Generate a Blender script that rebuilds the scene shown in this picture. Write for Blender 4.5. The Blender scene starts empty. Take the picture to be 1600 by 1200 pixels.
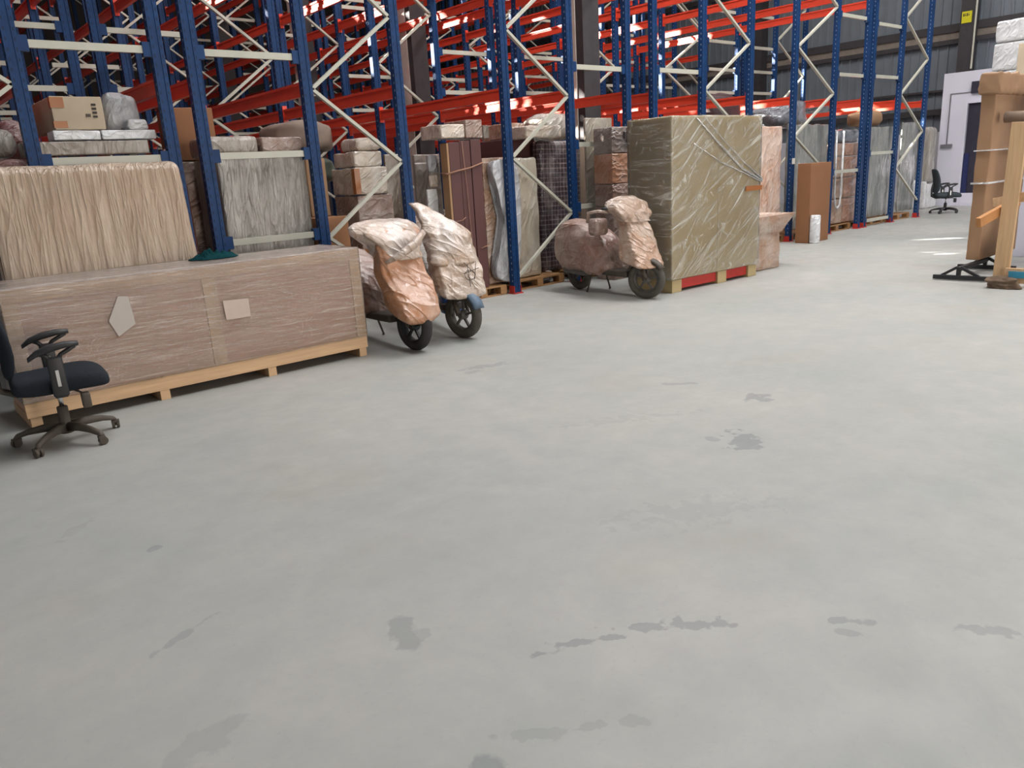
import bpy, math, random
from mathutils import Vector, Matrix, noise, Euler
import numpy as np
random.seed(7)
PI = math.pi
SC = bpy.context.scene
COL = SC.collection

# ------------------------------------------------------------------ camera
F_PX, CAM_H = 1200.0, 1.5
def _ray0(p):
    v = np.array([(p[0]-800)/F_PX, -(p[1]-600)/F_PX, -1.0]); return v/np.linalg.norm(v)
_dz = -_ray0((1059, 4950)); _dx = _ray0((2259, 185)); _dx = _dx-_dz*_dx.dot(_dz); _dx /= np.linalg.norm(_dx)
RM = np.array([_dx, np.cross(_dz, _dx), _dz])
cam_d = bpy.data.cameras.new('camera'); cam = bpy.data.objects.new('camera', cam_d); COL.objects.link(cam)
cam_d.sensor_width = 36; cam_d.lens = 36*F_PX/1600; cam_d.clip_end = 300
M4 = Matrix([list(RM[0])+[0], list(RM[1])+[0], list(RM[2])+[CAM_H], [0, 0, 0, 1]])
cam.matrix_world = M4
SC.camera = cam
# survey helpers: where the sight line through a point of the picture meets a plane of the warehouse
def ray(u, v): return RM @ np.array([(u-800)/F_PX, -(v-600)/F_PX, -1.0])
def on_y(u, v, Y): d = ray(u, v); return np.array([0, 0, CAM_H])+d*(Y/d[1])
def on_x(u, v, X): d = ray(u, v); return np.array([0, 0, CAM_H])+d*(X/d[0])
def on_z(u, v, z=0.0): d = ray(u, v); return np.array([0, 0, CAM_H])+d*((z-CAM_H)/d[2])
def proj(p):
    c = RM.T @ (np.array(p, float)-np.array([0, 0, CAM_H])); return 800+F_PX*c[0]/-c[2], 600-F_PX*c[1]/-c[2]

# ------------------------------------------------------------------ light
SC.view_settings.view_transform = 'Standard'; SC.view_settings.look = 'None'
SC.view_settings.gamma = 1.0; SC.view_settings.use_curve_mapping = False
SC.view_settings.exposure = 0.09
w = bpy.data.worlds.new('world'); SC.world = w; w.use_nodes = True
w.node_tree.nodes['Background'].inputs[0].default_value = (0.75, 0.85, 1.0, 1)
w.node_tree.nodes['Background'].inputs[1].default_value = 1.0
SUN_DIR = Vector((1.0, -1.0, -0.60)).normalized()
sd = bpy.data.lights.new('sun', 'SUN'); sun = bpy.data.objects.new('sun', sd); COL.objects.link(sun)
sd.energy = 60; sd.angle = math.radians(0.6); sd.color = (1.0, 0.95, 0.86)
sun.rotation_euler = SUN_DIR.to_track_quat('-Z', 'Y').to_euler()
def area(name, loc, sx, sy, power, rot=(0, 0, 0), col=(1, 1, 1)):
    l = bpy.data.lights.new(name, 'AREA'); l.shape = 'RECTANGLE'; l.size = sx; l.size_y = sy; l.energy = power; l.color = col
    o = bpy.data.objects.new(name, l); COL.objects.link(o); o.location = loc; o.rotation_euler = rot; return o
CEIL = 10.0
# translucent roof sheets over the aisle and over the racks
area('roof_sheet_light', (2.0, 4.0, CEIL-.06), 1.2, 7, 340, col=(0.95, 0.98, 1.0))
area('roof_sheet_light', (8.5, 3.6, CEIL-.06), 1.4, 8, 960, col=(0.98, 0.98, 1.0))
area('roof_sheet_light', (14.5, 3.0, CEIL-.06), 1.2, 8, 760, col=(1.0, 0.99, 0.98))
area('roof_sheet_light', (21.5, 2.5, CEIL-.06), 1.2, 9, 230, col=(0.95, 0.98, 1.0))
area('roof_sheet_light', (4.0, 13.0, CEIL-.06), 1.0, 7, 150, col=(1.0, 0.97, 0.94))
area('roof_sheet_light', (9.5, 12.0, CEIL-.06), 1.0, 7, 440, col=(1.0, 0.97, 0.94))
area('roof_sheet_light', (16.0, 13.0, CEIL-.06), 1.0, 7, 340, col=(1.0, 0.97, 0.94))
# the loading doors, open to daylight, on the aisle side of the hall
area('loading_door_light', (11.5, -7.8, 2.6), 7.0, 5.0, 600, rot=(math.radians(90), 0, 0), col=(1.0, 0.98, 0.95))
area('side_door_light', (3.1, -7.8, 2.0), 1.4, 4.0, 400, rot=(math.radians(90), 0, 0), col=(1.0, 0.90, 0.78))
area('gable_door_light', (-9.8, 2.0, 2.6), 6.0, 5.0, 130, rot=(0, math.radians(-90), 0), col=(0.90, 0.95, 1.0))

# ------------------------------------------------------------------ materials
def newmat(name):
    m = bpy.data.materials.new(name); m.use_nodes = True
    return m, m.node_tree, m.node_tree.nodes['Principled BSDF']
def nd(t, kind, **kw):
    n = t.nodes.new(kind)
    for k, v in kw.items():
        if k.startswith('i_'):
            n.inputs[int(k[2:])].default_value = v
        else: setattr(n, k, v)
    return n
def c4(c): return (c[0], c[1], c[2], 1.0)
def srgb(r, g, b):
    f = lambda x: (x/255/12.92) if x/255 <= .04045 else ((x/255+.055)/1.055)**2.4
    return (f(r), f(g), f(b))
def coords(t, scale=(1, 1, 1), world=False):
    if world: src = nd(t, 'ShaderNodeNewGeometry').outputs['Position']
    else: src = nd(t, 'ShaderNodeTexCoord').outputs['Object']
    mp = nd(t, 'ShaderNodeMapping'); mp.inputs['Scale'].default_value = scale
    t.links.new(src, mp.inputs['Vector']); return mp.outputs[0]
def noise_fac(t, vec, scale, detail=4, rough=.55, lo=.35, hi=.65, dist=0.0):
    n = nd(t, 'ShaderNodeTexNoise'); n.inputs['Scale'].default_value = scale; n.inputs['Detail'].default_value = detail
    n.inputs['Roughness'].default_value = rough; n.inputs['Distortion'].default_value = dist
    t.links.new(vec, n.inputs['Vector'])
    r = nd(t, 'ShaderNodeMapRange'); r.inputs[1].default_value = lo; r.inputs[2].default_value = hi
    t.links.new(n.outputs[0], r.inputs[0]); return r.outputs[0]
def mixc(t, fac, a, b):
    m = nd(t, 'ShaderNodeMix', data_type='RGBA')
    for sock, val in ((m.inputs[0], fac), (m.inputs[6], a), (m.inputs[7], b)):
        if hasattr(val, 'is_output') or isinstance(val, bpy.types.NodeSocket): t.links.new(val, sock)
        elif isinstance(val, (int, float)): sock.default_value = val
        else: sock.default_value = c4(val)
    return m.outputs[2]
def math_(t, op, a, b=None, c=None, clamp=False):
    m = nd(t, 'ShaderNodeMath', operation=op); m.use_clamp = clamp
    for i, v in enumerate((a, b, c)):
        if v is None: continue
        if isinstance(v, bpy.types.NodeSocket): t.links.new(v, m.inputs[i])
        else: m.inputs[i].default_value = v
    return m.outputs[0]
def bump(t, bs, h, strength=.3, dist=.01, coat=False):
    b = nd(t, 'ShaderNodeBump'); b.inputs['Strength'].default_value = strength; b.inputs['Distance'].default_value = dist
    t.links.new(h, b.inputs['Height']); t.links.new(b.outputs[0], bs.inputs['Normal'])
    if coat: t.links.new(b.outputs[0], bs.inputs['Coat Normal'])
    return b
_mc = {}
def plain(key, col, rough=.6, metal=0, var=.12, scale=9, bstr=0.15, spec=.4):
    if key in _mc: return _mc[key]
    m, t, b = newmat(key)
    v = coords(t); f = noise_fac(t, v, scale, lo=.3, hi=.7)
    dk = tuple(c*(1-var) for c in col); lt = tuple(min(1, c*(1+var)) for c in col)
    t.links.new(mixc(t, f, dk, lt), b.inputs['Base Color'])
    b.inputs['Roughness'].default_value = rough; b.inputs['Metallic'].default_value = metal; b.inputs['Specular IOR Level'].default_value = spec
    if bstr: bump(t, b, f, bstr, .004)
    _mc[key] = m; return m
def wrapped(key, col, haze=srgb(205, 200, 192), amount=.45, stretch=(1, 1, 1), scale=5, bstr=.9, rough=.5, coat=1.0, crough=.09, lo=.42, hi=.72):
    """goods seen through a skin of stretch film: whitish streaks, crinkles, a shiny coat"""
    if key in _mc: return _mc[key]
    m, t, b = newmat(key)
    v = coords(t, stretch)
    f1 = noise_fac(t, v, scale*.7, detail=4, rough=.5, lo=lo-.02, hi=hi+.03, dist=.6)
    f2 = noise_fac(t, v, scale*5, detail=5, rough=.7, lo=.35, hi=.7, dist=1.2)
    h = math_(t, 'MULTIPLY', math_(t, 'ADD', f1, math_(t, 'MULTIPLY', f2, .6)), .6*amount*1.6, clamp=True)
    big = noise_fac(t, coords(t), 1.7, lo=.3, hi=.7)
    base = mixc(t, big, tuple(c*.82 for c in col), tuple(min(1, c*1.12) for c in col))
    t.links.new(mixc(t, h, base, haze), b.inputs['Base Color'])
    b.inputs['Roughness'].default_value = rough; b.inputs['Coat Weight'].default_value = coat; b.inputs['Coat Roughness'].default_value = crough
    def ridge(rot, sc3, p=5):
        m0 = nd(t, 'ShaderNodeMapping'); m0.inputs['Rotation'].default_value = rot; t.links.new(v, m0.inputs[0])
        m1 = nd(t, 'ShaderNodeMapping'); m1.inputs['Scale'].default_value = sc3; t.links.new(m0.outputs[0], m1.inputs[0])
        n_ = nd(t, 'ShaderNodeTexNoise'); n_.inputs['Scale'].default_value = scale*.55; n_.inputs['Detail'].default_value = 2; n_.inputs['Distortion'].default_value = .5
        t.links.new(m1.outputs[0], n_.inputs['Vector'])
        return math_(t, 'POWER', math_(t, 'SUBTRACT', 1.0, math_(t, 'ABSOLUTE', math_(t, 'MULTIPLY', math_(t, 'SUBTRACT', n_.outputs[0], .5), 3.0)), clamp=True), p)
    rg = math_(t, 'ADD', ridge((.5, .3, .8), (1, 1, 2.6)), ridge((-.7, .9, -.3), (1.2, 3, 1.2)))
    hh = math_(t, 'ADD', math_(t, 'ADD', math_(t, 'MULTIPLY', f1, .5), math_(t, 'MULTIPLY', f2, .12)), math_(t, 'MULTIPLY', rg, .55))
    bump(t, b, hh, bstr, .02, coat=True)
    _mc[key] = m; return m
def sheen(t, b, bn, rough):
    """the mirror shine of a clear skin, kept even where the skin itself is see-through"""
    out = t.nodes['Material Output']; g = nd(t, 'ShaderNodeBsdfGlossy'); g.inputs['Roughness'].default_value = rough
    fr = nd(t, 'ShaderNodeFresnel'); fr.inputs['IOR'].default_value = 1.55; mx = nd(t, 'ShaderNodeMixShader')
    t.links.new(bn.outputs[0], g.inputs['Normal']); t.links.new(bn.outputs[0], fr.inputs['Normal'])
    t.links.new(fr.outputs[0], mx.inputs[0]); t.links.new(b.outputs[0], mx.inputs[1]); t.links.new(g.outputs[0], mx.inputs[2]); t.links.new(mx.outputs[0], out.inputs['Surface'])
def film(key, stretch=(1, 1, 1), scale=6, base=.12, amount=.4, col=srgb(225, 222, 216), bstr=.6, lo=.5, hi=.8, rough=.18, spec=.6):
    """a clear plastic skin with white folds"""
    if key in _mc: return _mc[key]
    m, t, b = newmat(key)
    v = coords(t, stretch)
    f1 = noise_fac(t, v, scale, detail=7, rough=.65, lo=lo, hi=hi, dist=1.0)
    f2 = noise_fac(t, v, scale*4, detail=4, rough=.6, lo=.45, hi=.75, dist=.8)
    a = math_(t, 'ADD', math_(t, 'MULTIPLY', math_(t, 'ADD', f1, math_(t, 'MULTIPLY', f2, .5)), amount), base, clamp=True)
    b.inputs['Base Color'].default_value = c4(col); b.inputs['Roughness'].default_value = rough
    b.inputs['Specular IOR Level'].default_value = spec
    t.links.new(a, b.inputs['Alpha'])
    bn = bump(t, b, math_(t, 'ADD', f1, f2), bstr, .015)
    sheen(t, b, bn, rough)
    _mc[key] = m; return m
def wood(key, col, dark=.75, axis=0, rough=.55, scale=6):
    if key in _mc: return _mc[key]
    m, t, b = newmat(key)
    s = [14, 14, 14]; s[axis] = 1.0
    v = coords(t, tuple(s)); f = noise_fac(t, v, scale*.35, detail=5, rough=.6, lo=.3, hi=.7, dist=.5)
    k = nd(t, 'ShaderNodeTexVoronoi'); k.inputs['Scale'].default_value = 2.2; t.links.new(coords(t), k.inputs['Vector'])
    kn = math_(t, 'LESS_THAN', k.outputs['Distance'], .035)
    base = mixc(t, f, tuple(c*dark for c in col), col)
    t.links.new(mixc(t, math_(t, 'MULTIPLY', kn, .6), base, tuple(c*.35 for c in col)), b.inputs['Base Color'])
    b.inputs['Roughness'].default_value = rough; bump(t, b, f, .15, .003)
    _mc[key] = m; return m

CARD = srgb(148, 116, 88)
M_card = plain('cardboard', CARD, .75, var=.08, scale=3)
M_card_orange = plain('cardboard_orange', srgb(138, 95, 64), .75, var=.05, scale=3)
M_card_grey = plain('cardboard_grey', srgb(138, 118, 102), .75, var=.1, scale=3)
M_card_pale = plain('cardboard_pale', srgb(176, 160, 138), .75, var=.08, scale=3)
M_tape = plain('brown_tape', srgb(150, 92, 48), .3, var=.05)
W_card = wrapped('film_over_cardboard', srgb(158, 114, 80), amount=.45)
W_card_dark = wrapped('film_over_brown_cardboard', srgb(128, 92, 74), amount=.35)
W_pale = wrapped('film_over_pale_foam', srgb(190, 170, 150), amount=.65)
W_grey = wrapped('film_over_grey_board', srgb(122, 116, 108), amount=.5, stretch=(4, 4, .5), bstr=.6)
W_green_grey = wrapped('film_over_green_grey_board', srgb(98, 104, 100), amount=.42, stretch=(2, 2, .4), bstr=.7)
W_taupe = wrapped('film_over_taupe_board', srgb(122, 108, 94), amount=.3, stretch=(1, 1, .4))
W_silver = wrapped('silver_film', srgb(150, 150, 152), amount=.6, haze=srgb(215, 215, 218), stretch=(1, 1, .5))
W_maroon = wrapped('film_over_maroon', srgb(96, 50, 48), amount=.25, haze=srgb(170, 130, 120))
W_dark = wrapped('film_over_dark_goods', srgb(72, 76, 84), amount=.45, haze=srgb(170, 175, 182))
W_white = wrapped('white_plastic', srgb(205, 205, 205), amount=.4, haze=srgb(235, 235, 235))
W_tan = wrapped('film_over_tan_cloth', srgb(148, 122, 98), amount=.5, haze=srgb(204, 186, 164), stretch=(7, 7, .5), scale=2.4, bstr=.7)
M_maroon = plain('maroon_board', srgb(84, 52, 50), .55, var=.06, scale=2)
M_blue = None
M_orange = plain('orange_beam_paint', srgb(216, 70, 46), .38, var=.05, scale=4, bstr=0, spec=.5)
M_redplate = plain('red_plate_paint', srgb(178, 48, 40), .5, var=.1)
M_beige = plain('galvanised_beige', srgb(178, 176, 162), .45, var=.06, scale=5, bstr=0, spec=.5)
M_black = plain('black_plastic', srgb(38, 38, 40), .45, var=.1, bstr=.05)
M_dusty = plain('dusty_black_plastic', srgb(74, 66, 58), .6, var=.2, scale=6)
M_fabric = plain('black_fabric', srgb(34, 38, 44), .9, var=.15, scale=120, bstr=.3, spec=.15)
M_fabric_grey = plain('grey_mesh_fabric', srgb(62, 68, 72), .9, var=.15, scale=90, bstr=.3, spec=.15)
M_tyre = plain('dusty_tyre', srgb(84, 80, 74), .85, var=.22, scale=10, bstr=.5, spec=.2)
M_tyre_dark = plain('dark_tyre', srgb(52, 50, 50), .8, var=.2, scale=10, bstr=.5, spec=.2)
M_rim = plain('dusty_grey_rim', srgb(98, 94, 90), .6, metal=.2, var=.2)
M_chrome = plain('chrome', (.6, .6, .6), .25, metal=1, var=.05, bstr=0)
M_pine = wood('pine', srgb(208, 170, 130), axis=0)
M_pine_v = wood('pine_upright', srgb(212, 176, 134), axis=2)
M_pallet = wood('pallet_wood', srgb(172, 128, 84), axis=0, dark=.6)
M_col = plain('dark_steel', srgb(58, 54, 56), .6, var=.12)
M_white_paint = plain('white_wall_paint', srgb(206, 204, 216), .7, var=.03, scale=1.2, bstr=.03)
M_grey_trim = plain('grey_trim', srgb(110, 110, 115), .5)
M_door = plain('dark_doorway', srgb(44, 42, 56), .6)
M_rope = plain('jute_rope', srgb(150, 112, 92), .9)
M_teal = plain('teal_cloth', srgb(8, 50, 54), .95, var=.25, scale=8, bstr=.4, spec=.1)
M_yellow = plain('yellow_sign', srgb(205, 196, 30), .5, var=.03)
M_paper = plain('white_paper', srgb(200, 196, 188), .7, var=.03)
M_ink = plain('dark_ink', srgb(52, 46, 44), .7)
M_glassy = plain('blue_scooter_paint', srgb(40, 84, 140), .3, var=.05, spec=.6)
M_khaki = plain('khaki_panel', srgb(170, 151, 110), .55, var=.04, scale=2)
M_rag = plain('brown_rag', srgb(104, 88, 74), .95, var=.3, scale=12, bstr=.5, spec=.1)

def post_mat():
    m, t, b = newmat('blue_post_paint')
    tc = nd(t, 'ShaderNodeTexCoord'); sp = nd(t, 'ShaderNodeSeparateXYZ'); t.links.new(tc.outputs['Object'], sp.inputs[0])
    x, y, z = sp.outputs
    fr = math_(t, 'FRACT', math_(t, 'MULTIPLY', z, 13.3))
    s1 = math_(t, 'LESS_THAN', math_(t, 'ABSOLUTE', math_(t, 'SUBTRACT', math_(t, 'ABSOLUTE', x), .033)), .007)
    dark = math_(t, 'MULTIPLY', math_(t, 'LESS_THAN', fr, .4), s1)
    s2 = math_(t, 'MULTIPLY', math_(t, 'LESS_THAN', math_(t, 'ABSOLUTE', math_(t, 'ADD', y, .012)), .006), math_(t, 'GREATER_THAN', math_(t, 'ABSOLUTE', x), .0495))
    dots = math_(t, 'MULTIPLY', math_(t, 'LESS_THAN', fr, .3), s2)
    f = noise_fac(t, coords(t), 4, lo=.3, hi=.7)
    base = mixc(t, f, srgb(12, 44, 84), srgb(18, 58, 104))
    base = mixc(t, math_(t, 'MULTIPLY', dark, .6), base, srgb(10, 18, 36))
    base = mixc(t, math_(t, 'MULTIPLY', dots, .75), base, srgb(150, 165, 185))
    t.links.new(base, b.inputs['Base Color']); b.inputs['Roughness'].default_value = .5; b.inputs['Specular IOR Level'].default_value = .25
    return m
M_blue = post_mat()

def floor_mat():
    m, t, b = newmat('polished_concrete')
    P = coords(t, world=True)
    f1 = noise_fac(t, P, .55, detail=6, rough=.6, lo=.3, hi=.7)
    f2 = noise_fac(t, P, 4.0, detail=6, rough=.65, lo=.3, hi=.72)
    f3 = noise_fac(t, P, 1.6, detail=8, rough=.75, lo=.52, hi=.75, dist=1.0)
    base = mixc(t, f1, srgb(151, 153, 149), srgb(168, 165, 159))
    base = mixc(t, math_(t, 'MULTIPLY', f2, .4), base, srgb(143, 145, 141))
    base = mixc(t, math_(t, 'MULTIPLY', f3, .25), base, srgb(180, 176, 169))
    base = mixc(t, math_(t, 'MULTIPLY', noise_fac(t, P, 38, detail=3, rough=.7, lo=.58, hi=.8), .18), base, srgb(120, 120, 116))
    base = mixc(t, math_(t, 'MULTIPLY', noise_fac(t, P, .9, detail=5, lo=.55, hi=.75), .22), base, srgb(150, 136, 116))
    # damp and scuff marks: x, y, half length, half width, angle, strength, ragged
    marks = [(1.17, 2.05, .115, .045, 70, .32, .6), (1.2, 2.01, .05, .05, 20, .2, .8), (3.52, 2.23, .13, .085, 40, .42, 1.3), (3.44, 2.37, .06, .03, 100, .3, .8),
             (1.60, 1.55, .10, .022, -32, .4, 1.6), (1.84, 1.42, .13, .03, -42, .38, 1.5), (1.42, 1.62, .04, .016, -30, .4, 1), (.98, 1.36, .07, .05, 10, .42, .5),
             (3.73, 4.75, .2, .05, -20, .28, 1), (3.55, 4.7, .1, .04, -20, .25, 1), (4.28, 2.62, .09, .07, 20, .4, 1.4), (4.23, 3.22, .15, .03, -50, .3, 1.2),
             (2.25, 1.03, .07, .022, -55, .36, .9), (2.19, 1.0, .05, .018, -55, .25, .9), (2.5, .7, .09, .03, -60, .3, 1), (.46, 2.0, .12, .06, 10, .16, .8),
             (1.25, 1.3, .22, .02, -35, .18, 1.5), (3.4, 3.0, .3, .06, -30, .12, 1.5), (2.6, 1.9, .3, .1, -30, .10, 1.5), (.55, 3.9, .12, .03, 40, .14, 1.2), (.75, 3.4, .03, .02, 0, .3, .8),
             (.6, 2.6, .02, .12, -70, .25, 1)]
    nz = nd(t, 'ShaderNodeTexNoise'); nz.inputs['Scale'].default_value = 14; nz.inputs['Detail'].default_value = 5; t.links.new(P, nz.inputs['Vector'])
    nn = math_(t, 'SUBTRACT', nz.outputs[0], .5)
    acc = None
    for (x, y, a, bb, ang, st, rg) in marks:
        mp = nd(t, 'ShaderNodeMapping', vector_type='TEXTURE'); mp.inputs['Location'].default_value = (x, y, 0)
        mp.inputs['Rotation'].default_value = (0, 0, math.radians(ang)); mp.inputs['Scale'].default_value = (a, bb, 1)
        t.links.new(P, mp.inputs['Vector'])
        ln = nd(t, 'ShaderNodeVectorMath', operation='LENGTH'); t.links.new(mp.outputs[0], ln.inputs[0])
        d = math_(t, 'ADD', ln.outputs['Value'], math_(t, 'MULTIPLY', nn, rg*4))
        r = nd(t, 'ShaderNodeMapRange'); r.inputs[1].default_value = 1.1; r.inputs[2].default_value = .8; r.inputs[3].default_value = 0; r.inputs[4].default_value = st
        t.links.new(d, r.inputs[0])
        acc = r.outputs[0] if acc is None else math_(t, 'MAXIMUM', acc, r.outputs[0])
    base = mixc(t, acc, base, srgb(86, 96, 98))
    t.links.new(base, b.inputs['Base Color'])
    rr = nd(t, 'ShaderNodeMapRange'); rr.inputs[3].default_value = .42; rr.inputs[4].default_value = .62; t.links.new(f2, rr.inputs[0])
    t.links.new(rr.outputs[0], b.inputs['Roughness']); b.inputs['Specular IOR Level'].default_value = .35
    bump(t, b, f2, .06, .004)
    return m

def plaid_mat():
    m, t, b = newmat('plaid_cloth')
    tc = nd(t, 'ShaderNodeTexCoord'); sp = nd(t, 'ShaderNodeSeparateXYZ'); t.links.new(tc.outputs['Object'], sp.inputs[0])
    def stripes(s, k, wd): return math_(t, 'LESS_THAN', math_(t, 'FRACT', math_(t, 'MULTIPLY', s, k)), wd)
    xx = math_(t, 'ADD', sp.outputs[0], sp.outputs[1])
    a = math_(t, 'MAXIMUM', math_(t, 'MULTIPLY', stripes(xx, 16, .25), .6), math_(t, 'MULTIPLY', stripes(sp.outputs[2], 16, .25), .6))
    a2 = math_(t, 'MULTIPLY', math_(t, 'ADD', stripes(xx, 16, .25), stripes(sp.outputs[2], 16, .25)), .42)
    big = math_(t, 'MULTIPLY', stripes(sp.outputs[2], 4, .4), .25)
    f = math_(t, 'MULTIPLY', noise_fac(t, coords(t, (1, 1, .4)), 7, lo=.5, hi=.75), .4)
    base = mixc(t, a2, srgb(62, 50, 56), srgb(160, 142, 140)); base = mixc(t, big, base, srgb(60, 55, 70)); base = mixc(t, f, base, srgb(190, 185, 180))
    t.links.new(base, b.inputs['Base Color']); b.inputs['Coat Weight'].default_value = .8; b.inputs['Coat Roughness'].default_value = .15
    bump(t, b, noise_fac(t, coords(t), 9), .5, .02, coat=True)
    return m
M_plaid = plaid_mat()

# ------------------------------------------------------------------ mesh tools
class MB:
    def __init__(s): s.v = []; s.f = []
    def add(s, vs, fs, M=None):
        n = len(s.v)
        s.v += [tuple(M @ Vector(p)) if M is not None else tuple(p) for p in vs]
        s.f += [tuple(i+n for i in f) for f in fs]; return s
    def box(s, x0, x1, y0, y1, z0, z1, M=None):
        return s.add([(x0, y0, z0), (x1, y0, z0), (x1, y1, z0), (x0, y1, z0), (x0, y0, z1), (x1, y0, z1), (x1, y1, z1), (x0, y1, z1)],
                     [(0, 3, 2, 1), (4, 5, 6, 7), (0, 1, 5, 4), (1, 2, 6, 5), (2, 3, 7, 6), (3, 0, 4, 7)], M)
    def prism(s, pts, z0, z1, M=None):
        n = len(pts)
        return s.add([(p[0], p[1], z0) for p in pts]+[(p[0], p[1], z1) for p in pts],
                     [tuple(range(n))[::-1], tuple(range(n, 2*n))]+[(i, (i+1) % n, n+(i+1) % n, n+i) for i in range(n)], M)
    def bar(s, a, b, w, h, up=(0, 0, 1)):
        a = Vector(a); b = Vector(b); d = (b-a); L = d.length; d.normalize(); u = Vector(up)
        if abs(d.dot(u)) > .99: u = Vector((0, 1, 0))
        x = d.cross(u).normalized(); y = x.cross(d).normalized()
        M = Matrix((( x[0], y[0], d[0], a[0]), (x[1], y[1], d[1], a[1]), (x[2], y[2], d[2], a[2]), (0, 0, 0, 1)))
        return s.box(-w/2, w/2, -h/2, h/2, 0, L, M)
    def tube(s, path, r, n=10, cap=True):
        path = [Vector(p) for p in path]; rs = r if isinstance(r, (list, tuple)) else [r]*len(path)
        rings = []; prev = None
        for i, p in enumerate(path):
            d = (path[min(i+1, len(path)-1)]-path[max(i-1, 0)]).normalized()
            u = prev if prev is not None else (Vector((0, 0, 1)) if abs(d.z) < .9 else Vector((0, 1, 0)))
            x = d.cross(u)
            if x.length < 1e-5: x = d.cross(Vector((1, .3, .1)))
            x.normalize(); y = x.cross(d).normalized(); prev = y
            rings.append([tuple(p+x*math.cos(2*PI*k/n)*rs[i]+y*math.sin(2*PI*k/n)*rs[i]) for k in range(n)])
        return s.loft(rings, cap)
    def loft(s, rings, cap=True, M=None):
        n = len(rings[0]); vs = [p for r in rings for p in r]; fs = []
        for i in range(len(rings)-1):
            for k in range(n): fs.append((i*n+k, i*n+(k+1) % n, (i+1)*n+(k+1) % n, (i+1)*n+k))
        if cap: fs.append(tuple(range(n))[::-1]); fs.append(tuple((len(rings)-1)*n+k for k in range(n)))
        return s.add(vs, fs, M)
    def lathe(s, prof, n=24, M=None):
        """prof: (r, z) pairs about the z axis"""
        return s.loft([[(r*math.cos(2*PI*k/n), r*math.sin(2*PI*k/n), z) for k in range(n)] for r, z in prof], True, M)
    def torus(s, R, r, n=32, m=10, M=None, flat=1.0):
        vs = []; fs = []
        for i in range(n):
            a = 2*PI*i/n
            for k in range(m):
                b = 2*PI*k/m; rr = R+r*math.cos(b); vs.append((rr*math.cos(a), rr*math.sin(a), r*flat*math.sin(b)))
        for i in range(n):
            for k in range(m): fs.append((i*m+k, ((i+1) % n)*m+k, ((i+1) % n)*m+(k+1) % m, i*m+(k+1) % m))
        return s.add(vs, fs, M)
    def soft(s, x0, x1, y0, y1, z0, z1, r=.02, amp=.006, freq=7, seg=.07, seed=0, M=None, sag=0, mn=4, mx=16):
        """box with rounded edges and a crumpled skin"""
        c = Vector(((x0+x1)/2, (y0+y1)/2, (z0+z1)/2)); h = Vector(((x1-x0)/2, (y1-y0)/2, (z1-z0)/2))
        N = [max(mn, min(mx, int(2*h[i]/seg)+2)) for i in range(3)]
        idx = {}; vs = []; fs = []
        def ticks(n, hh):
            rr = min(r, hh*.9); t = [-hh, -hh+rr*.5, -hh+rr]; m_ = n-4
            for i in range(1, m_+1): t.append(-hh+rr+(2*hh-2*rr)*i/(m_+1))
            return t+[hh-rr, hh-rr*.5, hh]
        T = [ticks(N[i], h[i]) for i in range(3)]
        def vid(i, j, k):
            if (i, j, k) in idx: return idx[(i, j, k)]
            p = Vector((T[0][i], T[1][j], T[2][k])); q = Vector([max(-(h[a]-min(r, h[a]*.9)), min(h[a]-min(r, h[a]*.9), p[a])) for a in range(3)])
            d = p-q
            if d.length > 1e-9:
                R_ = min(r, min(h)*.9); d = d.normalized()*min(R_, max(abs(x) for x in (p-q)) if sum(1 for x in d if abs(x) > 1e-6) == 1 else R_)
                p = q+d
            w_ = p+c; nv = noise.noise_vector(w_*freq+Vector((seed*3.1, seed*1.7, seed)))*amp+noise.noise_vector(w_*freq*2.7+Vector((seed, 5, 1)))*amp*.45
            if p.z < -h.z+1e-4: nv.z = abs(nv.z)*.2
            p = p+nv
            if sag: p.z += sag*(1-(p.x/max(h.x, .01))**2)*(p.z/h.z if p.z > 0 else 0)
            idx[(i, j, k)] = len(vs); vs.append(tuple(p+c)); return idx[(i, j, k)]
        n0, n1, n2 = len(T[0])-1, len(T[1])-1, len(T[2])-1
        for j in range(n1):
            for k in range(n2):
                fs.append((vid(0, j, k), vid(0, j, k+1), vid(0, j+1, k+1), vid(0, j+1, k))); fs.append((vid(n0, j, k), vid(n0, j+1, k), vid(n0, j+1, k+1), vid(n0, j, k+1)))
        for i in range(n0):
            for k in range(n2):
                fs.append((vid(i, 0, k), vid(i+1, 0, k), vid(i+1, 0, k+1), vid(i, 0, k+1))); fs.append((vid(i, n1, k), vid(i, n1, k+1), vid(i+1, n1, k+1), vid(i+1, n1, k)))
        for i in range(n0):
            for j in range(n1):
                fs.append((vid(i, j, 0), vid(i, j+1, 0), vid(i+1, j+1, 0), vid(i+1, j, 0))); fs.append((vid(i, j, n2), vid(i+1, j, n2), vid(i+1, j+1, n2), vid(i, j+1, n2)))
        return s.add(vs, fs, M)
    def crumple(s, amp, freq=8, seed=0):
        out = []
        for p in s.v:
            w_ = Vector(p); out.append(tuple(w_+noise.noise_vector(w_*freq+Vector((seed, seed*2, 3)))*amp+noise.noise_vector(w_*freq*2.5)*amp*.4))
        s.v = out; return s
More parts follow.
